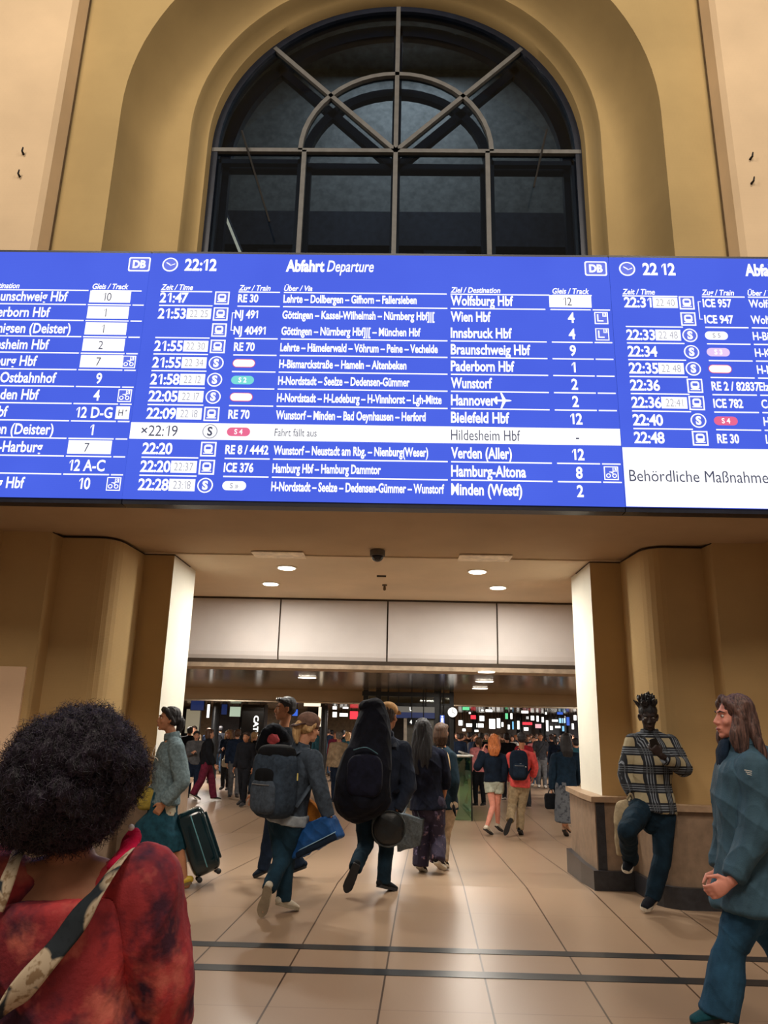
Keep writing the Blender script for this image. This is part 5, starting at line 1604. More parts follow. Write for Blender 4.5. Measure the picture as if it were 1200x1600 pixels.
# ---- 5. big man with the huge black pack walking away
fp = foot(604, 1394); Y = fp[1]
J = joints(Y, dict(hd=(607, 1120), nk=(602, 1150), sl=(563, 1172, 0.02), sr=(628, 1172, 0.0), el=(548, 1218, 0.05), er=(638, 1226, -0.02), wl=(552, 1252, 0.20), wr=(618, 1266, -0.06), hc=(588, 1260),
    kr=(603, 1326, 0.03), ar=(599, 1380, 0.0), tr=(618, 1391, 0.12), kl=(571, 1320, -0.04), al=(555, 1357, -0.30), tl=(541, 1392, -0.28)))
J['fr'] = vec((-0.1, 0, -1))
p5, i5 = person('big man in dark clothes with a light cap walking away under a huge black pack', J, -12, 'tan', hh=-30, s=1.04, fat=1.06,
    top=dict(name='jacket', mat=fabric('navy_jacket', (34, 42, 58), vs=9), hem=-0.02, ease=0.034, sleeve=1.95, fold=0.016, collar=0.02), bottom=dict(kind='trousers', mat=JEANS('blue_black_jeans', (20, 40, 54)), ease=0.016),
    shoes=dict(mat=fabric('black_shoe', (24, 28, 32)), sole=DARK_SOLE), hair=dict(kind='short', color='dark_brown'), vox=0.007, curl=(0.5, 1.3))
H = i5['H']; c = J['hd']
t = thing('cap', 'tan cap of the big man showing above the black pack', 'cap', tuple(c+H[:, 2]*0.08)); o = tuple(c+H[:, 2]*0.08)
g = G(); g.ell(c+H @ vec((0, -0.010, 0.068)), (0.098, 0.118, 0.086), H, 22, 14)
g.skin('crown', fabric('tan_cap', (178, 138, 92)), t, o, 0.006, 2)
g = G(); g.tube([c+H @ vec((0, 0.08, 0.066)), c+H @ vec((0, 0.13, 0.052)), c+H @ vec((0, 0.175, 0.03))], [(0.078, 0.008), (0.074, 0.007), (0.05, 0.006)], lat=H[:, 0], n=16, sub=3)
g.build('brim', fabric('tan_cap', (178, 138, 92)), t, o, True)
c = W(570, 1195, Y-0.30)
t = thing('travel_pack', 'huge black travel pack taller than the head of the man carrying it', 'backpack', tuple(c)); o = tuple(c)
BLK = fabric('black_pack_cloth', (14, 17, 28), var=0.5, vs=12)
g = G()
g.tube([W(573, 1260, Y-0.30), W(566, 1245, Y-0.34), W(570, 1205, Y-0.34), W(579, 1160, Y-0.30), W(583, 1125, Y-0.24), W(582, 1108, Y-0.22)],
       [(0.26, 0.12), (0.275, 0.17), (0.25, 0.18), (0.20, 0.16), (0.155, 0.13), (0.115, 0.10)], lat=vec((1, -0.12, 0)), n=26, sub=4)
g.ell(W(560, 1250, Y-0.34), (0.20, 0.15, 0.075), rotz(-8), 20, 12, 0.6)
g.ell(W(574, 1104, Y-0.22), (0.075, 0.09, 0.06))
g.skin('body', BLK, t, o, 0.008, 5, fold=(0.016, 13, 0.6))
g = G(); g.ell(W(570, 1212, Y-0.50), (0.17, 0.06, 0.19), rotz(-8), 22, 14, 0.55)
g.skin('front_pocket', fabric('black_pocket', (18, 20, 36), var=0.4, vs=16), t, o, 0.008, 3, fold=(0.006, 24, 1))
strap(t, o, [W(553, 1172, Y-0.53), W(572, 1168, Y-0.53), W(590, 1178, Y-0.52)], 0.008, 0.006, mat('teal_trim', (58, 92, 104), bump=0), 'trim_tape')
for q, sh in ((-1, J['sl']), (1, J['sr'])):
    m_ = J['sl']*(0.5-q*0.30)+J['sr']*(0.5+q*0.30)
    strap(t, o, [m_+vec((0, -0.16, 0.03)), m_+vec((0, -0.01, 0.10)), m_+vec((0, 0.13, 0.03)), m_+vec((0, 0.16, -0.18)), m_+vec((q*0.06, 0.02, -0.34)), m_+vec((q*0.02, -0.15, -0.40))], 0.03, 0.010, BLK, lat=vec((1, 0, 0)))
# round black bag in his right hand
c = W(606, 1294, Y-0.10)
t = thing('round_bag', 'round black bag carried low in the big man\'s right hand', 'bag', tuple(c)); o = tuple(c)
g = G(); g.ell(c, (0.165, 0.085, 0.165), rotz(12), 26, 18, 0.8)
g.skin('body', fabric('black_leather', (14, 20, 24), rough=0.4, spec=0.5), t, o, 0.007, 3, fold=(0.006, 20, 1))
G().tube([c+rotz(12) @ vec((0.165*math.cos(a), -0.05, 0.165*math.sin(a))) for a in np.linspace(0, 2*PI, 25)], [0.007]*25, n=6).build('piping', mat('black_piping', (40, 50, 54), rough=0.3), t, o, True)
strap(t, o, [c+vec((-0.08, 0, 0.13)), c+vec((0.0, 0.0, 0.20)), J['wr']+vec((0, 0, -0.10)), c+vec((0.11, 0, 0.12))], 0.010, 0.006, mat('black_piping', (40, 50, 54), rough=0.3), 'handle')

# ---- 6. woman with long black hair and flowered trousers
fp = foot(668, 1364); Y = fp[1]
J = joints(Y, dict(hd=(661, 1140), nk=(664, 1165), sl=(642, 1180, 0.0), sr=(688, 1180, 0.02), el=(640, 1212, -0.06), er=(696, 1215, 0.04), wl=(644, 1236, 0.02), wr=(694, 1243, 0.10), hc=(669, 1255),
    kl=(660, 1310, 0.03), al=(657, 1352, 0.0), tl=(664, 1364, 0.14), kr=(684, 1306, 0.0), ar=(684, 1345, -0.16), tr=(694, 1358, -0.02)))
FLOR = spotted('flowered_cloth', (42, 34, 56), [(110, 98, 132), (150, 116, 124)], 11, 0.60, 0.66)
p6, i6 = person('woman with long black hair, dark top and flowered trousers walking away', J, -12, 'tan', s=0.98,
    top=dict(name='blouse', mat=fabric('black_top', (16, 20, 36), var=0.5), hem=-0.10, hemw=0.03, ease=0.026, sleeve=1.6, fold=0.014), bottom=dict(kind='wide', mat=FLOR, ease=0.022, knee=0.080, ankle=0.088, fold=0.014),
    shoes=dict(mat=fabric('black_sneaker', (28, 24, 26)), sole=WHITE_SOLE), hair=dict(kind='long', color='black', len=0.52, w=0.115, fold=0.012), vox=0.007)
c = W(641, 1296, Y-0.14)
t = thing('tote_bag', 'grey cloth tote hanging between the round black bag and the flowered trousers', 'bag', tuple(c)); o = tuple(c)
g = G()
q = [W(624, 1270, Y-0.2), W(662, 1280, Y-0.12), W(656, 1320, Y-0.12), W(622, 1330, Y-0.2)]
th = vec((0.02, 0.09, 0))
g.add([p-th*.4 for p in q]+[p+th*.6 for p in q], [(0, 1, 2, 3), (7, 6, 5, 4), (0, 4, 5, 1), (1, 5, 6, 2), (2, 6, 7, 3), (3, 7, 4, 0)])
g.skin('body', fabric('grey_tote', (86, 94, 100), vs=40), t, o, 0.007, 3, fold=(0.010, 20, 1))
strap(t, o, [W(630, 1273, Y-0.18), W(643, 1248, Y-0.02), W(656, 1280, Y-0.14)], 0.010, 0.005, fabric('grey_tote', (86, 94, 100)), 'handle')

# ---- 7. her companion in a dark jacket with a folded umbrella
Y = Y+0.35
J = joints(Y, dict(hd=(690, 1146), nk=(690, 1168), sl=(674, 1184, 0.05), sr=(704, 1184, -0.05), el=(672, 1216, 0.1), er=(710, 1222, -0.10), wl=(680, 1236, 0.2), wr=(706, 1250, -0.08), hc=(692, 1258),
    kl=(686, 1306, 0.05), al=(686, 1345, 0.02), tl=(690, 1355, 0.16), kr=(694, 1305, 0.0), ar=(692, 1345, -0.1), tr=(698, 1356, 0.04)))
p7, i7 = person('brown haired companion with beige strap, half hidden beside the black haired woman', J, -20, 'tan', s=0.97,
    top=dict(name='jacket', mat=fabric('dark_teal_jacket', (26, 44, 56)), hem=-0.06, ease=0.026, sleeve=1.95, fold=0.012), bottom=dict(kind='trousers', mat=fabric('pale_trousers', (176, 156, 132)), ease=0.018),
    shoes=dict(mat=fabric('dark_shoe', (30, 30, 34)), sole=WHITE_SOLE), hair=dict(kind='bob', color='brown'), vox=0.008, curl=(0.6, 1.2))
strap(i7 and p7, i7['org'], [W(690, 1170, Y-0.10), W(699, 1180, Y-0.14), W(702, 1205, Y-0.16), W(697, 1235, Y-0.15)], 0.016, 0.006, mat('beige_strap', (206, 176, 130)), 'beige_strap')
a = J['wr']
c = W(708, 1260, Y-0.10)
t = thing('umbrella', 'folded black umbrella pointing down from the companion\'s hand', 'umbrella', tuple(c)); o = tuple(c)
G().tube([W(704, 1246, Y-0.10), W(707, 1256, Y-0.11)], [0.012, 0.014], n=8).build('handle', DARK_SOLE, t, o, True)
G().tube([W(706, 1254, Y-0.11), W(709, 1263, Y-0.13), W(712, 1275, Y-0.15)], [0.026, 0.022, 0.006], n=10, sub=2).build('canopy', fabric('black_cloth', (16, 20, 28)), t, o, True)

# ---- 8. woman with red-blond hair and white shorts
fp = foot(766, 1304); Y = fp[1]
J = joints(Y, dict(hd=(772, 1158), nk=(770, 1178), sl=(755, 1186, 0.0), sr=(789, 1186, 0.0), el=(746, 1198, -0.04), er=(789, 1203, -0.06), wl=(755, 1172, 0.06), wr=(787, 1222, 0.0), hc=(772, 1222),
    kl=(770, 1260, -0.03), al=(760, 1294, -0.16), tl=(769, 1304, 0.02), kr=(777, 1260, 0.06), ar=(778, 1290, 0.16), tr=(784, 1299, 0.30)))
p8, i8 = person('woman with long red-blond hair, navy sweater and white shorts', J, -8, 'pink', s=0.98,
    top=dict(name='sweater', mat=fabric('navy_sweater', (18, 30, 46)), hem=0.02, ease=0.030, sleeve=1.9, fold=0.012), bottom=dict(kind='shorts', mat=fabric('white_denim', (176, 184, 170)), ease=0.014, len=0.42),
    shoes=dict(mat=mat('white_canvas_shoe', (204, 196, 178)), sole=DARK_SOLE), hair=dict(kind='long', color='red', len=0.27, w=0.11, fold=0.010), vox=0.008)

# ---- 9. man in a coral jacket with a black backpack
fp = foot(812, 1306); Y = fp[1]
J = joints(Y, dict(hd=(815, 1155), nk=(814, 1173), sl=(798, 1182, 0.0), sr=(831, 1182, 0.0), el=(798, 1205, 0.08), er=(835, 1200, 0.0), wl=(798, 1222, 0.12), wr=(833, 1214, 0.06), hc=(812, 1224),
    kr=(814, 1262, 0.03), ar=(812, 1296, 0.0), tr=(815, 1305, 0.16), kl=(800, 1258, -0.02), al=(797, 1282, -0.28), tl=(789, 1304, -0.26)))
p9, i9 = person('man with black hair, coral jacket and khaki trousers, a black backpack on his back', J, -4, 'tan', s=0.97,
    top=dict(name='jacket', mat=fabric('coral_jacket', (214, 84, 82)), hem=-0.10, ease=0.030, sleeve=1.95, fold=0.012, hood=True), bottom=dict(kind='trousers', mat=fabric('khaki', (146, 128, 100)), ease=0.022, knee=0.076, ankle=0.068),
    shoes=dict(mat=fabric('dark_shoe', (30, 30, 34)), sole=DARK_SOLE), hair=dict(kind='short', color='black'), vox=0.008)
t, o, c, R_9 = backpack('black backpack with small white patch on the man in the coral jacket', i9, (0.165, 0.11, 0.265), fabric('black_navy_pack', (16, 28, 44)), fabric('black_navy_pocket', (22, 36, 52)), off=-0.05, drop=0.02, vox=0.009)
for dx, dz in ((0.02, 0.03), (0.11, -0.02)):
    q = c-R_9[:, 1]*0.118+R_9[:, 0]*dx+R_9[:, 2]*dz
    G().box(q, (0.016, 0.006, 0.008), R_9).build('patch', mat('white_patch', (206, 206, 200), bump=0), t, o)

# ---- 10. person in a long grey skirt with a black shopping bag, at the right pier
fp = foot(882, 1308); Y = fp[1]
J = joints(Y, dict(hd=(884, 1156), nk=(884, 1175), sl=(868, 1184, 0.02), sr=(901, 1184, 0.0), el=(864, 1208, 0.0), er=(905, 1208, 0.04), wl=(862, 1234, 0.02), wr=(900, 1226, 0.14), hc=(884, 1228),
    kl=(880, 1264, 0.03), al=(882, 1296, 0.0), tl=(886, 1306, 0.14), kr=(888, 1264, -0.02), ar=(884, 1290, 0.16), tr=(890, 1300, 0.28)))
p10, i10 = person('person with long dark hair, navy jacket and long grey skirt beside the right pier', J, 2, 'fair', s=0.98,
    top=dict(name='jacket', mat=fabric('navy_teal_jacket', (22, 42, 60)), hem=-0.08, ease=0.034, sleeve=1.95, fold=0.014), bottom=dict(kind='skirt', mat=spotted('grey_pleats', (98, 104, 112), [(54, 60, 70)], 16, 0.5, 0.62), hem=[(W(885, 1258, Y), 0.21, 0.17), (W(885, 1284, Y), 0.21, 0.18)], fold=0.02),
    shoes=dict(mat=mat('pale_flat_shoe', (186, 150, 124)), sole=DARK_SOLE), hair=dict(kind='long', color='black', len=0.36, w=0.10), vox=0.008)
c = W(861, 1252, Y+0.0)
t, o = bag_box('shopping_bag', 'black shopping bag hanging from the hand of the person in the grey skirt', 'bag', c, rotz(6), (0.115, 0.05, 0.135), fabric('black_bag', (16, 20, 26)), 0.3)
for q in (-1, 1): strap(t, o, [c+vec((-0.05, q*0.03, 0.13)), c+vec((-0.02, q*0.02, 0.20)), c+vec((0.02, q*0.02, 0.20)), c+vec((0.05, q*0.03, 0.13))], 0.006, 0.005, DARK_SOLE, 'handle')
G().box(c+vec((0.09, -0.046, 0.0)), (0.006, 0.004, 0.06)).build('stripe', mat('grey_print', (90, 110, 124), bump=0), t, o)

# ---- 11. man in checked shirt leaning at the right pier with a phone
fp = foot(1013, 1422); Y = fp[1]
J = joints(Y, dict(hd=(1013, 1120, 0.02), nk=(1016, 1148, 0.10), sl=(1046, 1162, 0.08), sr=(990, 1162, 0.10), el=(1068, 1200, -0.04), er=(977, 1208, 0.10), wl=(1032, 1180, -0.26), wr=(990, 1246, 0.0), hc=(1019, 1262, 0.04),
    kl=(1036, 1338, 0.0), al=(1019, 1404, -0.02), tl=(1006, 1421, -0.16), kr=(980, 1298, -0.36), ar=(985, 1342, 0.02), tr=(978, 1362, -0.10)))
J['fl'] = unit(vec((-0.55, -0.25, 0.55))); J['nl'] = vec((-0.3, 0.9, 0.3)); J['tsl'] = vec((0.2, 0.2, 1))
J['fr'] = unit(vec((0.35, -0.1, -1.0)))
p11, i11 = person('man in checked flannel shirt leaning on the right pier, one foot raised', J, 172, 'dark', hh=168, hp=-14, s=1.04, fat=1.04,
    top=dict(name='flannel_shirt', mat=plaid(), hem=-0.06, hemw=0.012, ease=0.030, sleeve=1.85, cuff=0.048, fold=0.012, collar=0.02), bottom=dict(kind='trousers', mat=JEANS('ink_jeans', (16, 36, 50)), ease=0.016, knee=0.070, ankle=0.064),
    shoes=dict(mat=fabric('black_canvas', (14, 18, 26)), sole=WHITE_SOLE), hair=dict(kind='dreads', color='black'), vox=0.006, curl=(0.9, 0.5), lips=(70, 46, 44))
c = J['wl']+J['fl']*0.085+vec((0, 0.0, 0.02))
t = thing('phone', 'dark phone held up by the man in the checked shirt', 'phone', tuple(c)); o = tuple(c)
Rp = frame(vec((-0.2, 0.85, 0.25)), vec((-0.35, 0, 1)))
G().ell(c, (0.038, 0.006, 0.078), Rp, 20, 12, 0.3).build('body', mat('phone_black', (12, 13, 16), rough=0.25, bump=0), t, o, True)
G().box(c+Rp[:, 1]*0.006, (0.034, 0.0012, 0.072), Rp).build('screen', mat('phone_glass', (18, 22, 30), rough=0.05, bump=0), t, o)
c = W(972, 1298, Y-0.08)
t = thing('cloth_bag', 'limp beige cloth bag hanging beside the raised knee of the man in checks', 'bag', tuple(c)); o = tuple(c)
g = G()
g.tube([W(978, 1252, Y-0.02), W(973, 1262, Y-0.06), W(971, 1298, Y-0.08), W(976, 1334, Y-0.06)], [(0.02, 0.012), (0.055, 0.03), (0.060, 0.035), (0.066, 0.03)], lat=vec((1, 0, 0)), n=16, sub=3, cap='flat')
g.skin('body', fabric('beige_cloth', (152, 138, 112)), t, o, 0.006, 3, fold=(0.014, 26, 0.5))
strap(t, o, [W(978, 1254, Y-0.02), W(985, 1240, Y-0.04), W(990, 1250, Y-0.02)], 0.010, 0.005, fabric('beige_cloth', (152, 138, 112)), 'handle')

# ---- 12. woman in a teal jacket walking left, right foreground
Y = 4.65
J = joints(Y, dict(hd=(1146, 1122), nk=(1160, 1168), sl=(1176, 1200, -0.15), sr=(1166, 1198, 0.18), el=(1180, 1300, -0.20), er=(1140, 1295, 0.20), wl=(1142, 1378, -0.20), wr=(1122, 1362, 0.14), hc=(1168, 1385),
    kl=(1142, 1480, -0.08), al=(1124, 1580, -0.08), tl=(1084, 1600, -0.08), kr=(1212, 1472, 0.09), ar=(1272, 1558, 0.10), tr=(1255, 1600, 0.10)))
J['fl'] = unit(W(1118, 1392, Y-0.20)-J['wl']); J['fr'] = unit(W(1114, 1385, Y+0.14)-J['wr'])
TEAL = fabric('teal_shell', (62, 90, 106), var=0.3, vs=7, rough=0.7)
p12, i12 = person('woman with long brown hair, teal jacket and jeans walking left in the right foreground', J, 90, 'pink', hh=92, hp=2, s=1.03,
    top=dict(name='jacket', mat=TEAL, hem=-0.14, hemw=0.03, ease=0.036, sleeve=1.92, cuff=0.046, collar=0.05, hood=True, fold=0.020, freq=14), bottom=dict(kind='trousers', mat=JEANS('flared_jeans', (40, 76, 102)), ease=0.016, knee=0.068, ankle=0.088, len=1.06),
    shoes=dict(mat=fabric('teal_shoe', (20, 64, 74)), sole=DARK_SOLE), hair=dict(kind='long', color='chestnut', len=0.36, w=0.105, fold=0.010, front=0.03), vox=0.006, curl=(0.8, 0.8))
e = W(1169, 1206, Y-0.265)
b = B(e[1])
for k in range(3): b.poly([(e[0]-0.020+0.006*k, e[2]+0.012-0.010*k), (e[0]+0.020-0.002*k, e[2]+0.006-0.010*k), (e[0]+0.020-0.002*k, e[2]+0.001-0.010*k), (e[0]-0.020+0.006*k, e[2]+0.007-0.010*k)], 1, 0)
b.out('jacket_emblem', mat('emblem_white', (220, 220, 214), bump=0), p12, i12['org'])
FW = i12['F']
g = G()
nk_ = J['nk']; hb_ = i12['hb']
g.tube([nk_-vec((0, 0, 0.09))+FW*0.125, nk_+FW*0.118+vec((0, 0, -0.03)), nk_*0.5+hb_*0.5+FW*0.092-vec((0, 0, 0.015))], [(0.055, 0.022), (0.062, 0.024), (0.054, 0.018)], lat=i12['R'], n=16, sub=3)
g.skin('neck_collar', fabric('navy_collar', (24, 40, 58)), p12, i12['org'], 0.006, 2, fold=(0.006, 40, 1))
backpack('dark teal backpack on the woman at the right edge', i12, (0.17, 0.11, 0.26), fabric('dark_teal_pack', (18, 46, 54)), fabric('dark_teal_pocket', (24, 54, 62)), drop=0.05)
# ================================================================== THE CONCOURSE: shops, signs, lift frame, crowd
def sign_box(name, label, cat, x0, y0, x1, y1, Y, m, depth=0.12, group=None, back=None, hang=True):
    hz = 1136+0.022*(x0-600)
    if y0 < hz-4 and Y > 21.3: Y = min(Y, max(21.5, 0.585*1180/(hz-y0)))
    a, b = W(x0, y1, Y), W(x1, y0, Y)
    c = ((a[0]+b[0])/2, Y, (a[2]+b[2])/2)
    t = thing(name, label, cat, c, group)
    G().span((a[0], Y, a[2]), (b[0], Y+depth, b[2])).build('casing', back or mat('sign_casing', (40, 42, 46)), t, c)
    zc = 2.46 if Y < 20.7 else 2.19
    if hang and b[2] < zc:
        for xq in (a[0]*0.8+b[0]*0.2, a[0]*0.2+b[0]*0.8):
            G().span((xq-0.012, Y+0.03, b[2]-0.01), (xq+0.012, Y+0.054, zc)).build('hanger', mat('sign_casing', (40, 42, 46)), t, c)
    e = 0.012
    G().span((a[0]+e, Y-0.006, a[2]+e), (b[0]-e, Y+0.002, b[2]-e)).build('panel', m, t, c)
    return t, c, (a[0], b[0], a[2], b[2])
EW = emit('sign_white', (250, 248, 240), 1.7)
EWD = emit('sign_warm_white', (255, 236, 206), 1.3)
EG = emit('sign_green', (110, 214, 150), 1.2)
ER = emit('sign_red', (236, 60, 74), 1.3)
EBL = emit('sign_blue', (56, 96, 196), 1.2)
ECY = emit('sign_cyan', (120, 190, 230), 1.2)
EDB = emit('sign_dark_blue', (24, 44, 92), 0.7)
EPG = emit('poster_green', (186, 204, 178), 0.8)
BLKG = mat('black_gloss', (16, 20, 26), rough=0.15, bump=0.03)

# left shops
t, c, r = sign_box('shop', 'black shop block with large white letters running upwards', 'shop', 375, 1101, 414, 1158, 27.0, BLKG, 0.6)
SHOPX = (r[0], r[1], c[1])
b = B(c[1]-0.012)
vv, ff = text_shape('CATC', False, 0.04)
x1 = vv[:, 0].max(); h_ = vv[:, 1].max()
p0 = W(401, 1118, c[1]-0.012); p1_ = W(401, 1152, c[1]-0.012)
sc = (p0[2]-p1_[2])/x1
b.g.add([(p0[0]-(h_*0.5)*sc*0.85+v*sc*0.85, c[1]-0.012, p0[2]-u*sc) for u, v in vv], [tuple(reversed(f)) for f in ff])
b.out('letters', EW, t, c)
sign_box('display_screen', 'dark striped display high on the left of the concourse', 'screen', 297, 1093, 320, 1110, 27.0, EDB)
sign_box('light_pillar', 'narrow white lit pillar sign left of the dark shop front', 'sign', 322, 1100, 329, 1122, 27.2, EW)
sign_box('wall_poster', 'pale beige poster panel at the left end of the concourse', 'poster', 288, 1108, 314, 1146, 27.6, emit('poster_beige', (150, 138, 112), 0.7))
sign_box('lit_poster', 'pale green lit poster left of the black shop front', 'poster', 358, 1104, 377, 1120, 26.8, EPG)
sign_box('blue_screen', 'small blue screen beside the pale green poster', 'screen', 345, 1100, 356, 1117, 27.0, EDB)
sign_box('parking_sign', 'small blue and white sign right of the tall man\'s face', 'sign', 456, 1108, 466, 1119, 25.0, EBL)
sign_box('lit_shop_panel', 'tall warm white shop panel right of the brown cap', 'shop sign', 474, 1092, 502, 1104, 28.0, EWD)  # reflection of shop lights in the ceiling, built as a glowing box
sign_box('lit_shop_panel', 'narrow warm white upright panel just right of the brown cap', 'shop sign', 496, 1104, 503, 1136, 28.0, EWD)
sign_box('red_sign', 'round looking red sign in the shops right of the brown cap', 'sign', 504, 1112, 513, 1121, 28.5, ER)
sign_box('white_sign', 'upper white shop sign in the gap between cap and black pack', 'sign', 519, 1103, 527, 1109, 29, EW)
sign_box('white_sign', 'square white shop sign in the gap between cap and black pack', 'sign', 519, 1112, 527, 1121, 29, EW)
sign_box('white_sign', 'wide white shop sign just left of the black pack', 'sign', 530, 1114, 544, 1120, 29, EW)
sign_box('red_sign', 'red shop sign touching the black pack', 'sign', 546, 1111, 560, 1124, 29, ER)
sign_box('white_sign', 'small white sign above the left gap in the shops', 'sign', 535, 1104, 545, 1108, 29.3, EW)
for k, (x0, x1) in enumerate(((291, 345), (330, 376), (414, 480), (500, 565))):
    a, b_ = W(x0, 1160, 34.5), W(x1, 1096, 34.5)
    struct(G().span((a[0], 34.5, RZ), (b_[0], 34.9, 2.175)).build('wall_shop_%d' % (k+1), [mat('shop_wall_brown', (98, 82, 62)), mat('shop_wall_dark', (46, 44, 46)), mat('shop_wall_grey', (120, 110, 96)), mat('shop_wall_brown', (98, 82, 62))][k]))

# lift frame in the middle
ML = mat('dark_steel', (40, 42, 44), rough=0.35, metal=0.5)
c = W(632, 1150, 19.8); c[2] = RZ
t = thing('lift', 'dark steel lift with sign band standing behind the black haired woman', 'lift', tuple(c)); o = tuple(c)
for (x0, x1) in ((566, 574), (586, 594), (604, 607), (678, 688), (703, 709)):
    a, b_ = W(x0, 1150, 19.6), W(x1, 1150, 19.6)
    G().span((a[0], 19.6, RZ), (b_[0], 19.75, 2.445)).build('post', ML, t, o)
for (y0, y1, yy) in ((1083, 1087, 19.6), (1100, 1104, 19.6)):
    a, b_ = W(566, y1, yy), W(709, y0, yy)
    G().span((a[0], 19.58, a[2]), (b_[0], 19.76, b_[2])).build('cross_beam', ML, t, o)
a, b_ = W(574, 1100, 19.7), W(703, 1086, 19.7)
G().span((a[0], 19.7, a[2]), (b_[0], 19.72, b_[2])).build('upper_glass', glass_mat('smoked_glass', (0.55, 0.6, 0.55), 0.08), t, o)
a, b_ = W(688, 1200, 19.5), W(703, 1103, 19.5)
G().span((a[0], 19.55, RZ), (b_[0], 19.6, b_[2])).build('dark_panel', BLKG, t, o)
a, b_ = W(634, 1200, 19.6), W(680, 1122, 19.6)
G().span((a[0], 19.66, RZ), (b_[0], 19.7, b_[2])).build('door', mat('brushed_door', (92, 92, 88), rough=0.3, metal=0.6), t, o)
a, b_ = W(630, 1200, 19.5), W(636, 1120, 19.5)
G().span((a[0], 19.5, RZ), (b_[0], 19.58, b_[2])).build('white_post', mat('pale_post', (180, 172, 160), rough=0.4), t, o)
t, c, r = sign_box('platform_sign', 'grey and blue sign band with a letter U on the lift frame', 'sign', 608, 1104, 680, 1122, 19.5, emit('band_grey', (108, 104, 96), 0.8))
b = B(19.49)
z_ = W(640, 1113, 19.49)[2]
b.rect(r[0]+0.012, r[2]+0.012, r[1]-0.012, z_, 1, 1)
b.text('U', W(642, 1108, 19.49)[0], W(642, 1108, 19.49)[2], 0.08, lv=2, mi=0, align='c', bold=0.05)
b.out('lettering', [EW, EDB], t, c)
t, c, r = sign_box('lift_sign', 'small dark sign with the number 4 beside the black hair', 'sign', 637, 1122, 668, 1133, 19.45, BLKG)
b = B(19.44)
b.text('4', W(642, 1128, 19.44)[0], W(642, 1128, 19.44)[2], 0.085, lv=1, align='c', bold=0.04)
for k in range(3): b.rect(W(650+5*k, 1127, 19.44)[0], W(650, 1130, 19.44)[2], W(653+5*k, 1127, 19.44)[0], W(650, 1126, 19.44)[2]+0.02*(k % 2))
b.out('lettering', EW, t, c)
t, c, r = sign_box('lift_pictogram', 'blue square pictogram with white figure on the dark lift panel', 'sign', 687, 1117, 695, 1131, 19.4, EBL, 0.05)
a = W(691, 1124, 19.38)
b = B(19.385); b.rect(a[0]-0.03, a[2]-0.08, a[0]+0.03, a[2]+0.03); b.circ(a[0], a[2]+0.065, 0.022); b.out('figure', EW, t, c)
a = W(707, 1113, 19.45)
t = thing('station_clock', 'round white station clock on the right post of the lift frame', 'clock', tuple(a)); o = tuple(a)
G().tube([a, a+vec((0, 0.12, 0))], [0.13, 0.13], n=28, cap='flat').build('case', ML, t, o)
G().tube([a+vec((0, -0.012, 0)), a+vec((0, 0.005, 0))], [0.115, 0.115], n=28, cap='flat').build('dial', EW, t, o)
b = B(a[1]-0.014); b.rect(a[0]-0.008, a[2], a[0]+0.008, a[2]+0.09); b.poly([(a[0], a[2]-0.01), (a[0]+0.06, a[2]-0.04), (a[0]+0.065, a[2]-0.028), (a[0], a[2]+0.01)]); b.out('hands', mat('clock_hands', (16, 16, 18), bump=0), t, o)
# glass balustrade of the stairwell
a = W(704, 1181, 17.2); b_ = W(738, 1180, 17.2)
t = thing('glass_balustrade', 'green tinted glass balustrade with pale handrail right of the lift frame', 'balustrade', (a[0], 17.2, floor_z(17.2))); o = (a[0], 17.2, floor_z(17.2))
zt = a[2]
GG = glass_mat('green_glass', (0.55, 0.78, 0.62), 0.12)
G().span((a[0]-0.3, 17.2, RZ+0.02), (b_[0]-0.02, 17.215, zt)).build('glass_pane', GG, t, o)
G().span((b_[0]-0.015, 17.22, RZ+0.02), (b_[0], 20.5, zt)).build('glass_pane', GG, t, o)
G().tube([(a[0]-0.3, 17.2, zt), (b_[0], 17.2, zt), (b_[0]-0.02, 20.5, zt)], [0.028]*3, n=10).build('handrail', mat('pale_rail', (206, 206, 198), rough=0.3, metal=0.4), t, o, True)
for x_ in (b_[0]-0.02, ): G().span((x_-0.012, 17.18, RZ), (x_+0.012, 17.22, zt)).build('post', ML, t, o)

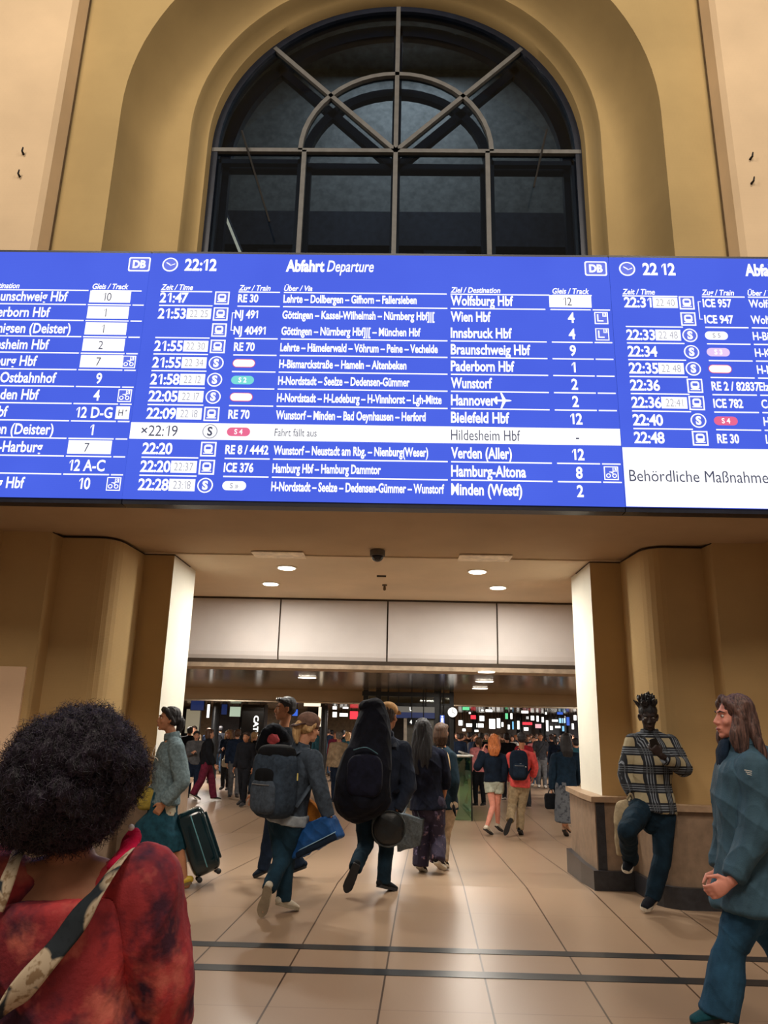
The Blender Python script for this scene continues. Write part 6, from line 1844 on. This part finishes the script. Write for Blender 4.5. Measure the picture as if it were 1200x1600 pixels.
# right-hand shops: rows of small lit signs, each in its own place
SG = [(718, 1096, 730, 1100, 'w', 33), (722, 1104, 734, 1110, 'g', 31), (735, 1117, 744, 1124, 'r', 29), (749, 1118, 757, 1127, 'w', 32), (716, 1125, 724, 1134, 'w', 33), (760, 1097, 780, 1102, 'w', 34), (758, 1108, 770, 1113, 'w', 33),
      (764, 1123, 774, 1139, 'w', 31), (776, 1122, 782, 1138, 'w', 31), (784, 1098, 792, 1104, 'w', 34), (789, 1114, 794, 1124, 'g', 30), (797, 1114, 801, 1124, 'w', 30), (800, 1127, 803, 1140, 'c', 31), (808, 1126, 812, 1140, 'w', 31), (816, 1128, 832, 1133, 'r', 30),
      (818, 1136, 826, 1142, 'w', 30), (815, 1098, 828, 1106, 'p', 33), (814, 1110, 826, 1115, 'w', 32), (840, 1100, 852, 1103, 'w', 33), (838, 1118, 842, 1128, 'w', 31), (846, 1120, 850, 1129, 'w', 31), (853, 1125, 857, 1143, 'w', 29), (862, 1124, 872, 1128, 'w', 30),
      (873, 1122, 886, 1130, 'c', 30), (885, 1120, 890, 1134, 'b', 28), (896, 1117, 901, 1126, 'w', 28), (744, 1130, 756, 1137, 'w', 33), (829, 1118, 835, 1126, 'w', 32), (722, 1138, 728, 1143, 'w', 30), (732, 1112, 736, 1116, 'w', 32), (741, 1140, 748, 1144, 'w', 31), (751, 1108, 756, 1112, 'w', 33), (783, 1128, 787, 1136, 'w', 32), (793, 1132, 797, 1140, 'w', 31), (822, 1119, 826, 1124, 'w', 32), (851, 1112, 855, 1117, 'w', 33), (859, 1134, 864, 1141, 'w', 30), (867, 1134, 876, 1138, 'w', 30), (878, 1134, 882, 1143, 'c', 27), (893, 1130, 897, 1140, 'w', 29), (870, 1112, 880, 1117, 'b', 31), (728, 1130, 738, 1136, 'w', 32), (836, 1131, 846, 1138, 'p', 32)]
CN = {'w': ('white', EW), 'g': ('green', EG), 'r': ('red', ER), 'c': ('pale blue', ECY), 'b': ('blue', EBL), 'p': ('pink', emit('sign_pink', (240, 170, 176), 1.2))}
SG = sorted([q for q in SG if q[3] >= 1106], key=lambda q: q[0])
cnt = {}
for q in SG: cnt[q[4]] = cnt.get(q[4], 0)+1
seen = {}
ORD = ['leftmost', 'second', 'third', 'fourth', 'fifth', 'sixth', 'seventh', 'eighth', 'ninth', 'tenth', 'eleventh', 'twelfth', 'thirteenth', 'fourteenth', 'fifteenth', 'sixteenth', 'seventeenth', 'eighteenth', 'nineteenth', 'twentieth', 'twenty-first', 'twenty-second', 'twenty-third', 'twenty-fourth', 'twenty-fifth', 'twenty-sixth', 'twenty-seventh', 'twenty-eighth', 'twenty-ninth', 'thirtieth', 'thirty-first', 'thirty-second', 'thirty-third', 'thirty-fourth', 'thirty-fifth']
for (x0, y0, x1, y1, k, Yq) in SG:
    nm, m = CN[k]
    i = seen.get(k, 0); seen[k] = i+1
    if y1 < 1106: continue
    lab = ('%s lit sign in the right shops, %s from left of the %s ones' % (nm, ORD[i], nm))
    sign_box('shop_sign', lab, 'sign', x0, y0, x1, y1, Yq, m, group='lit signs of the right hand shops')
for k, (x0, x1, Yq, cc) in enumerate(((712, 790, 34.6, (128, 108, 90)), (780, 860, 34.9, (104, 92, 84)), (850, 960, 34.2, (60, 66, 76)))):
    a, b_ = W(x0, 1150, Yq), W(x1, 1100, Yq)
    struct(G().span((a[0], Yq, RZ), (b_[0], Yq+0.4, 2.18)).build('wall_shop_%d' % (k+5), mat('shop_wall_%d' % k, cc, rough=0.4)))
for k, (px, Yq) in enumerate(((742, 33.7), (812, 33.7), (848, 33.8), (884, 33.6), (505, 26.5), (335, 26.0))):
    a = W(px, 1150, Yq)
    struct(G().tube([(a[0], Yq, RZ), (a[0], Yq, 2.2)], [0.13, 0.13], n=16, cap='flat').build('trim_column_%d' % (k+1), ML, smooth=False))

# ---- the crowd
PLACED = []
def standing(px, fpy, heading, stride=0.0, h=1.70, arms=(0.0, 0.0), Yf=None):
    """joints of a simple standing or walking figure whose feet are at pixel (px, fpy)"""
    Yc = Yf or max(18.0, 33.0-(fpy-1176)*0.31)
    if fpy > 1228 and Yf is None: p = foot(px, fpy)
    else:
        p = vec((W(px, 1150, Yc)[0], Yc, RZ))
        for _ in range(40):      # keep clear of the others and of the shop block
            if SHOPX[0]-0.45 < p[0] < SHOPX[1]+0.45 and p[1] > SHOPX[2]-0.6: Yc = SHOPX[2]-0.9-0.13*len(PLACED) % 2
            elif any(abs(p[0]-q[0]) < 0.62 and abs(p[1]-q[1]) < 0.55 for q in PLACED): Yc = Yc+0.35 if Yc < 32.6 else 20.2
            else: break
            p = vec((W(px, 1150, Yc)[0], Yc, RZ))
    PLACED.append(p)
    s = h/1.75
    BF = head_frame(heading); Rv, F = BF[:, 0], BF[:, 1]
    P = lambda r, f, z: p + Rv*r*s + F*f*s + vec((0, 0, z*s))
    st = stride
    J = dict(hd=P(0, 0.03, 1.635), nk=P(0, 0, 1.475), sl=P(-0.175, 0, 1.42), sr=P(0.175, 0, 1.42), hc=P(0, 0, 0.93))
    for k, q, ph, ar in (('l', -1, st, arms[0]), ('r', 1, -st, arms[1])):
        J['k'+k] = P(q*0.09, 0.03+ph*0.5, 0.50); J['a'+k] = P(q*0.09, -0.02+ph, 0.085+max(0, -ph)*0.35); J['t'+k] = P(q*0.11, 0.17+ph*0.97, 0.03+max(0, -ph)*0.05)
        if ar < 0.5:
            J['e'+k] = P(q*0.225, -0.03-ph*0.35, 1.13); J['w'+k] = P(q*0.225, 0.06-ph*0.6+ar*0.2, 0.89)
        else:   # forearm raised in front
            J['e'+k] = P(q*0.215, 0.0, 1.13); J['w'+k] = P(q*0.10, 0.24, 1.20)
    return J, s
TC = {'black': (20, 22, 28), 'navy': (26, 38, 58), 'grey': (92, 94, 98), 'white': (196, 194, 188), 'teal': (40, 84, 98), 'red': (170, 44, 56), 'maroon': (98, 32, 52), 'brown': (92, 70, 54), 'beige': (170, 150, 124), 'olive': (84, 84, 62), 'pink': (206, 128, 132), 'denim': (58, 80, 104), 'dark grey': (50, 52, 58)}
CFAB = {k: fabric('crowd_'+k.replace(' ', '_'), v) for k, v in TC.items()}
SH = mat('crowd_shoe', (40, 38, 40)); SHW = mat('crowd_shoe_white', (190, 186, 178))
def walker(label, px, fpy, heading, topc, botc, hairc='dark_brown', kind='short', stride=0.0, h=1.70, arms=(0, 0), skin='fair', bot='trousers', vox=0.014, sleeve=1.95, group='passers-by far back in the concourse'):
    J, s = standing(px, fpy, heading, stride, h, arms)
    return person(label, J, heading, skin, s=s, vox=vox, group=group,
        top=dict(name='top', mat=CFAB[topc], hem=-0.08, ease=0.026, sleeve=sleeve, fold=0.010), bottom=dict(kind=bot, mat=CFAB[botc], ease=0.016, len=0.55 if bot == 'shorts' else 1.0),
        shoes=dict(mat=SH if px % 3 else SHW, sole=DARK_SOLE), hair=dict(kind=kind, color=hairc), face=abs(((heading+180) % 360)-180) > 60)
# nearer ones with a look of their own
J, s_ = standing(318, 1252, -78, 0.26, 1.72)
pm, im = person('person in black top and maroon trousers striding right', J, -78, 'fair', s=s_, vox=0.010, hh=-60,
    top=dict(name='top', mat=CFAB['black'], hem=-0.06, ease=0.040, sleeve=1.95, fold=0.014), bottom=dict(kind='wide', mat=CFAB['maroon'], ease=0.024, knee=0.080, ankle=0.080), shoes=dict(mat=SH, sole=WHITE_SOLE), hair=dict(kind='bob', color='brown'))
J, s_ = standing(351, 1235, 176, 0.05, 1.68, (0, 1))
pw, iw = person('blonde woman in denim jacket facing the camera, with a white handbag', J, 176, 'fair', s=s_, vox=0.010,
    top=dict(name='jacket', mat=CFAB['navy'], hem=-0.04, ease=0.026, sleeve=1.95), bottom=dict(kind='trousers', mat=CFAB['dark grey'], ease=0.014), shoes=dict(mat=SH, sole=DARK_SOLE), hair=dict(kind='long', color='blond', len=0.34))
c = W(355, 1192, J['hc'][1]-0.28)
t, o = bag_box('handbag', 'white handbag with round handles on the blonde woman in the concourse', 'bag', c, rotz(5), (0.15, 0.07, 0.12), mat('white_leather', (196, 186, 164), rough=0.5), 0.5, vox=0.010)
G().tube([c+vec((-0.1, 0, 0.09)), c+vec((-0.07, 0, 0.24)), c+vec((0.07, 0, 0.24)), c+vec((0.1, 0, 0.09))], [0.012]*4, n=8, sub=4).build('handle', mat('white_leather', (196, 186, 164)), t, o, True)
J, s_ = standing(847, 1232, 176, 0.06, 1.78)
pg, ig = person('man in dark grey T-shirt with cross strap, behind the coral jacket', J, 176, 'tan', s=s_, vox=0.010,
    top=dict(name='t_shirt', mat=CFAB['dark grey'], hem=-0.04, ease=0.022, sleeve=0.8), bottom=dict(kind='trousers', mat=CFAB['grey'], ease=0.022), shoes=dict(mat=SHW, sole=DARK_SOLE), hair=dict(kind='short', color='dark_brown'))
f_ = ig['BF'][:, 1]
strap(pg, ig['org'], [ig['at'](0.95)+ig['BF'][:, 0]*-0.12+f_*0.02, ig['at'](0.8)+ig['BF'][:, 0]*-0.08+f_*0.15, ig['at'](0.45)+ig['BF'][:, 0]*0.05+f_*0.16, ig['at'](0.1)+ig['BF'][:, 0]*0.17+f_*0.06], 0.02, 0.008, DARK_SOLE, 'cross_strap', lat=ig['BF'][:, 0])
CROWD = [
 # px, feet py, heading, top, bottom, hair, kind, stride, h, arms, bottom kind
 (296, 1207, 20, 'black', 'dark grey', 'black', 'short', 0.10, 1.74, (0, 0), 'trousers'),
 (307, 1216, -160, 'grey', 'navy', 'black', 'bob', 0.10, 1.66, (0, 1), 'trousers'),
 (303, 1196, 175, 'beige', 'dark grey', 'dark_brown', 'short', 0.0, 1.76, (0, 0), 'trousers'),
 (371, 1203, 10, 'navy', 'grey', 'brown', 'short', 0.10, 1.72, (0, 0), 'trousers'),
 (386, 1221, 160, 'black', 'black', 'dark_brown', 'bob', 0.12, 1.68, (0, 0), 'trousers'),
 (397, 1208, -30, 'black', 'denim', 'blond', 'tied', 0.10, 1.66, (0, 0), 'trousers'),
 (361, 1196, 150, 'brown', 'navy', 'brown', 'long', 0.0, 1.66, (0, 0), 'trousers'),
 (379, 1194, 40, 'teal', 'black', 'black', 'short', 0.1, 1.75, (0, 0), 'trousers'),
 (414, 1198, 170, 'grey', 'black', 'grey', 'short', 0.0, 1.72, (0, 0), 'trousers'),
 (335, 1196, 20, 'dark grey', 'denim', 'black', 'short', 0.0, 1.74, (0, 0), 'trousers'),
 (500, 1188, 170, 'teal', 'navy', 'brown', 'short', 0.1, 1.74, (0, 0), 'trousers'),
 (512, 1184, 10, 'navy', 'denim', 'dark_brown', 'short', 0.1, 1.76, (0, 0), 'trousers'),
 (524, 1192, 178, 'maroon', 'dark grey', 'brown', 'bob', 0.04, 1.66, (0, 0), 'trousers'),
 (536, 1186, -20, 'black', 'grey', 'black', 'short', 0.1, 1.72, (0, 0), 'trousers'),
 (544, 1193, 10, 'teal', 'beige', 'blond', 'long', 0.08, 1.66, (0, 0), 'shorts'),
 (553, 1184, 160, 'white', 'black', 'brown', 'short', 0.0, 1.74, (0, 0), 'trousers'),
 (518, 1178, 60, 'grey', 'black', 'black', 'short', 0.1, 1.70, (0, 0), 'trousers'),
 (548, 1176, 170, 'red', 'navy', 'brown', 'tied', 0.0, 1.68, (0, 0), 'trousers'),
 (718, 1196, 15, 'navy', 'dark grey', 'dark_brown', 'short', 0.0, 1.70, (0, 0), 'trousers'),
 (725, 1182, 170, 'red', 'black', 'brown', 'bob', 0.0, 1.66, (0, 0), 'trousers'),
 (733, 1188, 0, 'black', 'denim', 'black', 'short', 0.08, 1.74, (0, 0), 'trousers'),
 (741, 1192, 175, 'grey', 'grey', 'brown', 'long', 0.0, 1.66, (0, 0), 'trousers'),
 (748, 1180, 20, 'pink', 'black', 'brown', 'tied', 0.05, 1.66, (0, 0), 'trousers'),
 (752, 1206, -10, 'black', 'beige', 'black', 'short', 0.08, 1.76, (0, 0), 'trousers'),
 (760, 1184, 170, 'olive', 'dark grey', 'grey', 'short', 0.0, 1.72, (0, 0), 'trousers'),
 (785, 1186, 10, 'brown', 'navy', 'brown', 'short', 0.08, 1.74, (0, 0), 'trousers'),
 (792, 1212, 0, 'black', 'dark grey', 'black', 'short', 0.08, 1.78, (0, 0), 'trousers'),
 (800, 1184, 175, 'white', 'denim', 'dark_brown', 'long', 0.0, 1.66, (0, 0), 'trousers'),
 (812, 1182, 10, 'navy', 'black', 'black', 'short', 0.05, 1.74, (0, 0), 'trousers'),
 (824, 1188, 178, 'dark grey', 'beige', 'brown', 'short', 0.0, 1.70, (0, 0), 'trousers'),
 (834, 1196, 170, 'pink', 'denim', 'brown', 'bob', 0.0, 1.66, (0, 0), 'trousers'),
 (862, 1192, 10, 'black', 'grey', 'dark_brown', 'short', 0.08, 1.74, (0, 0), 'trousers'),
 (869, 1204, -15, 'navy', 'black', 'black', 'tied', 0.08, 1.70, (0, 0), 'trousers'),
 (876, 1186, 165, 'teal', 'dark grey', 'brown', 'long', 0.0, 1.68, (0, 0), 'trousers'),
 (890, 1190, 15, 'dark grey', 'navy', 'black', 'short', 0.08, 1.76, (0, 0), 'trousers'),
 (898, 1206, 175, 'brown', 'black', 'black', 'bob', 0.0, 1.66, (0, 0), 'trousers'),
 (326, 1186, 170, 'navy', 'black', 'brown', 'bob', 0.05, 1.68, (0, 0), 'trousers'),
 (344, 1184, 20, 'black', 'denim', 'black', 'short', 0.08, 1.76, (0, 0), 'trousers'),
 (406, 1188, 160, 'denim', 'dark grey', 'brown', 'long', 0.05, 1.66, (0, 0), 'trousers'),
 (392, 1184, 20, 'beige', 'black', 'dark_brown', 'short', 0.0, 1.74, (0, 0), 'trousers'),
 (507, 1180, 175, 'black', 'beige', 'brown', 'short', 0.05, 1.72, (0, 0), 'trousers'),
 (530, 1180, 10, 'beige', 'navy', 'grey', 'short', 0.0, 1.72, (0, 0), 'trousers'),
 (541, 1180, 170, 'navy', 'grey', 'blond', 'bob', 0.0, 1.64, (0, 0), 'trousers'),
 (557, 1190, 20, 'grey', 'denim', 'black', 'short', 0.06, 1.74, (0, 0), 'trousers'),
 (714, 1184, 170, 'black', 'black', 'brown', 'short', 0.0, 1.72, (0, 0), 'trousers'),
 (721, 1190, 10, 'brown', 'black', 'dark_brown', 'short', 0.0, 1.70, (0, 0), 'trousers'),
 (729, 1179, 175, 'denim', 'dark grey', 'blond', 'long', 0.0, 1.64, (0, 0), 'trousers'),
 (737, 1178, 20, 'dark grey', 'black', 'black', 'short', 0.0, 1.74, (0, 0), 'trousers'),
 (745, 1200, 165, 'navy', 'beige', 'brown', 'short', 0.06, 1.72, (0, 0), 'trousers'),
 (756, 1179, 10, 'maroon', 'navy', 'black', 'tied', 0.0, 1.66, (0, 0), 'trousers'),
 (778, 1182, 175, 'grey', 'denim', 'blond', 'bob', 0.0, 1.66, (0, 0), 'trousers'),
 (789, 1179, 20, 'teal', 'black', 'brown', 'short', 0.0, 1.72, (0, 0), 'trousers'),
 (806, 1179, 170, 'black', 'beige', 'red', 'long', 0.0, 1.66, (0, 0), 'trousers'),
 (818, 1178, 20, 'red', 'dark grey', 'black', 'short', 0.0, 1.74, (0, 0), 'trousers'),
 (830, 1180, 175, 'white', 'navy', 'brown', 'short', 0.0, 1.70, (0, 0), 'trousers'),
 (854, 1180, 10, 'navy', 'navy', 'black', 'tied', 0.0, 1.66, (0, 0), 'trousers'),
 (866, 1179, 175, 'grey', 'black', 'dark_brown', 'short', 0.0, 1.74, (0, 0), 'trousers'),
 (883, 1178, 15, 'black', 'denim', 'blond', 'long', 0.0, 1.66, (0, 0), 'trousers'),
 (894, 1180, 170, 'beige', 'grey', 'brown', 'short', 0.0, 1.72, (0, 0), 'trousers'),
 (770, 1180, 170, 'black', 'navy', 'blond', 'short', 0.0, 1.72, (0, 0), 'trousers'),
 (838, 1182, 0, 'olive', 'black', 'brown', 'short', 0.0, 1.72, (0, 0), 'trousers'),
]
names_used = {}
CROWD.sort(key=lambda q: q[0])
for i, (px, fpy, hd_, tc, bc_, hc2, kd, st, h, ar, bk) in enumerate(CROWD):
    side = 'left' if px < 470 else ('middle' if px < 620 else 'right')
    lab = 'distant person in %s top, %s %s and %s hair, %s of the crowd' % (tc, bc_, 'shorts' if bk == 'shorts' else 'trousers', hc2.replace('_', ' '), side)
    k = names_used.get(lab, 0); names_used[lab] = k+1
    if k: lab = lab.replace('distant person', 'another distant person')
    walker(lab, px, fpy, hd_, tc, bc_, hc2, kd, st, h, ar, 'tan' if i % 3 == 0 else 'fair', bk, vox=0.016)
# one more figure cut by the white pier
J, s_ = standing(905, 1268, 10, 0.10, 1.70)
person('person in teal jacket mostly hidden behind the white right pier', J, 10, 'fair', s=s_, vox=0.010, top=dict(name='jacket', mat=CFAB['teal'], hem=-0.06, ease=0.03, sleeve=1.95), bottom=dict(kind='trousers', mat=CFAB['beige'], ease=0.02), shoes=dict(mat=SH, sole=DARK_SOLE), hair=dict(kind='short', color='black'), face=False)
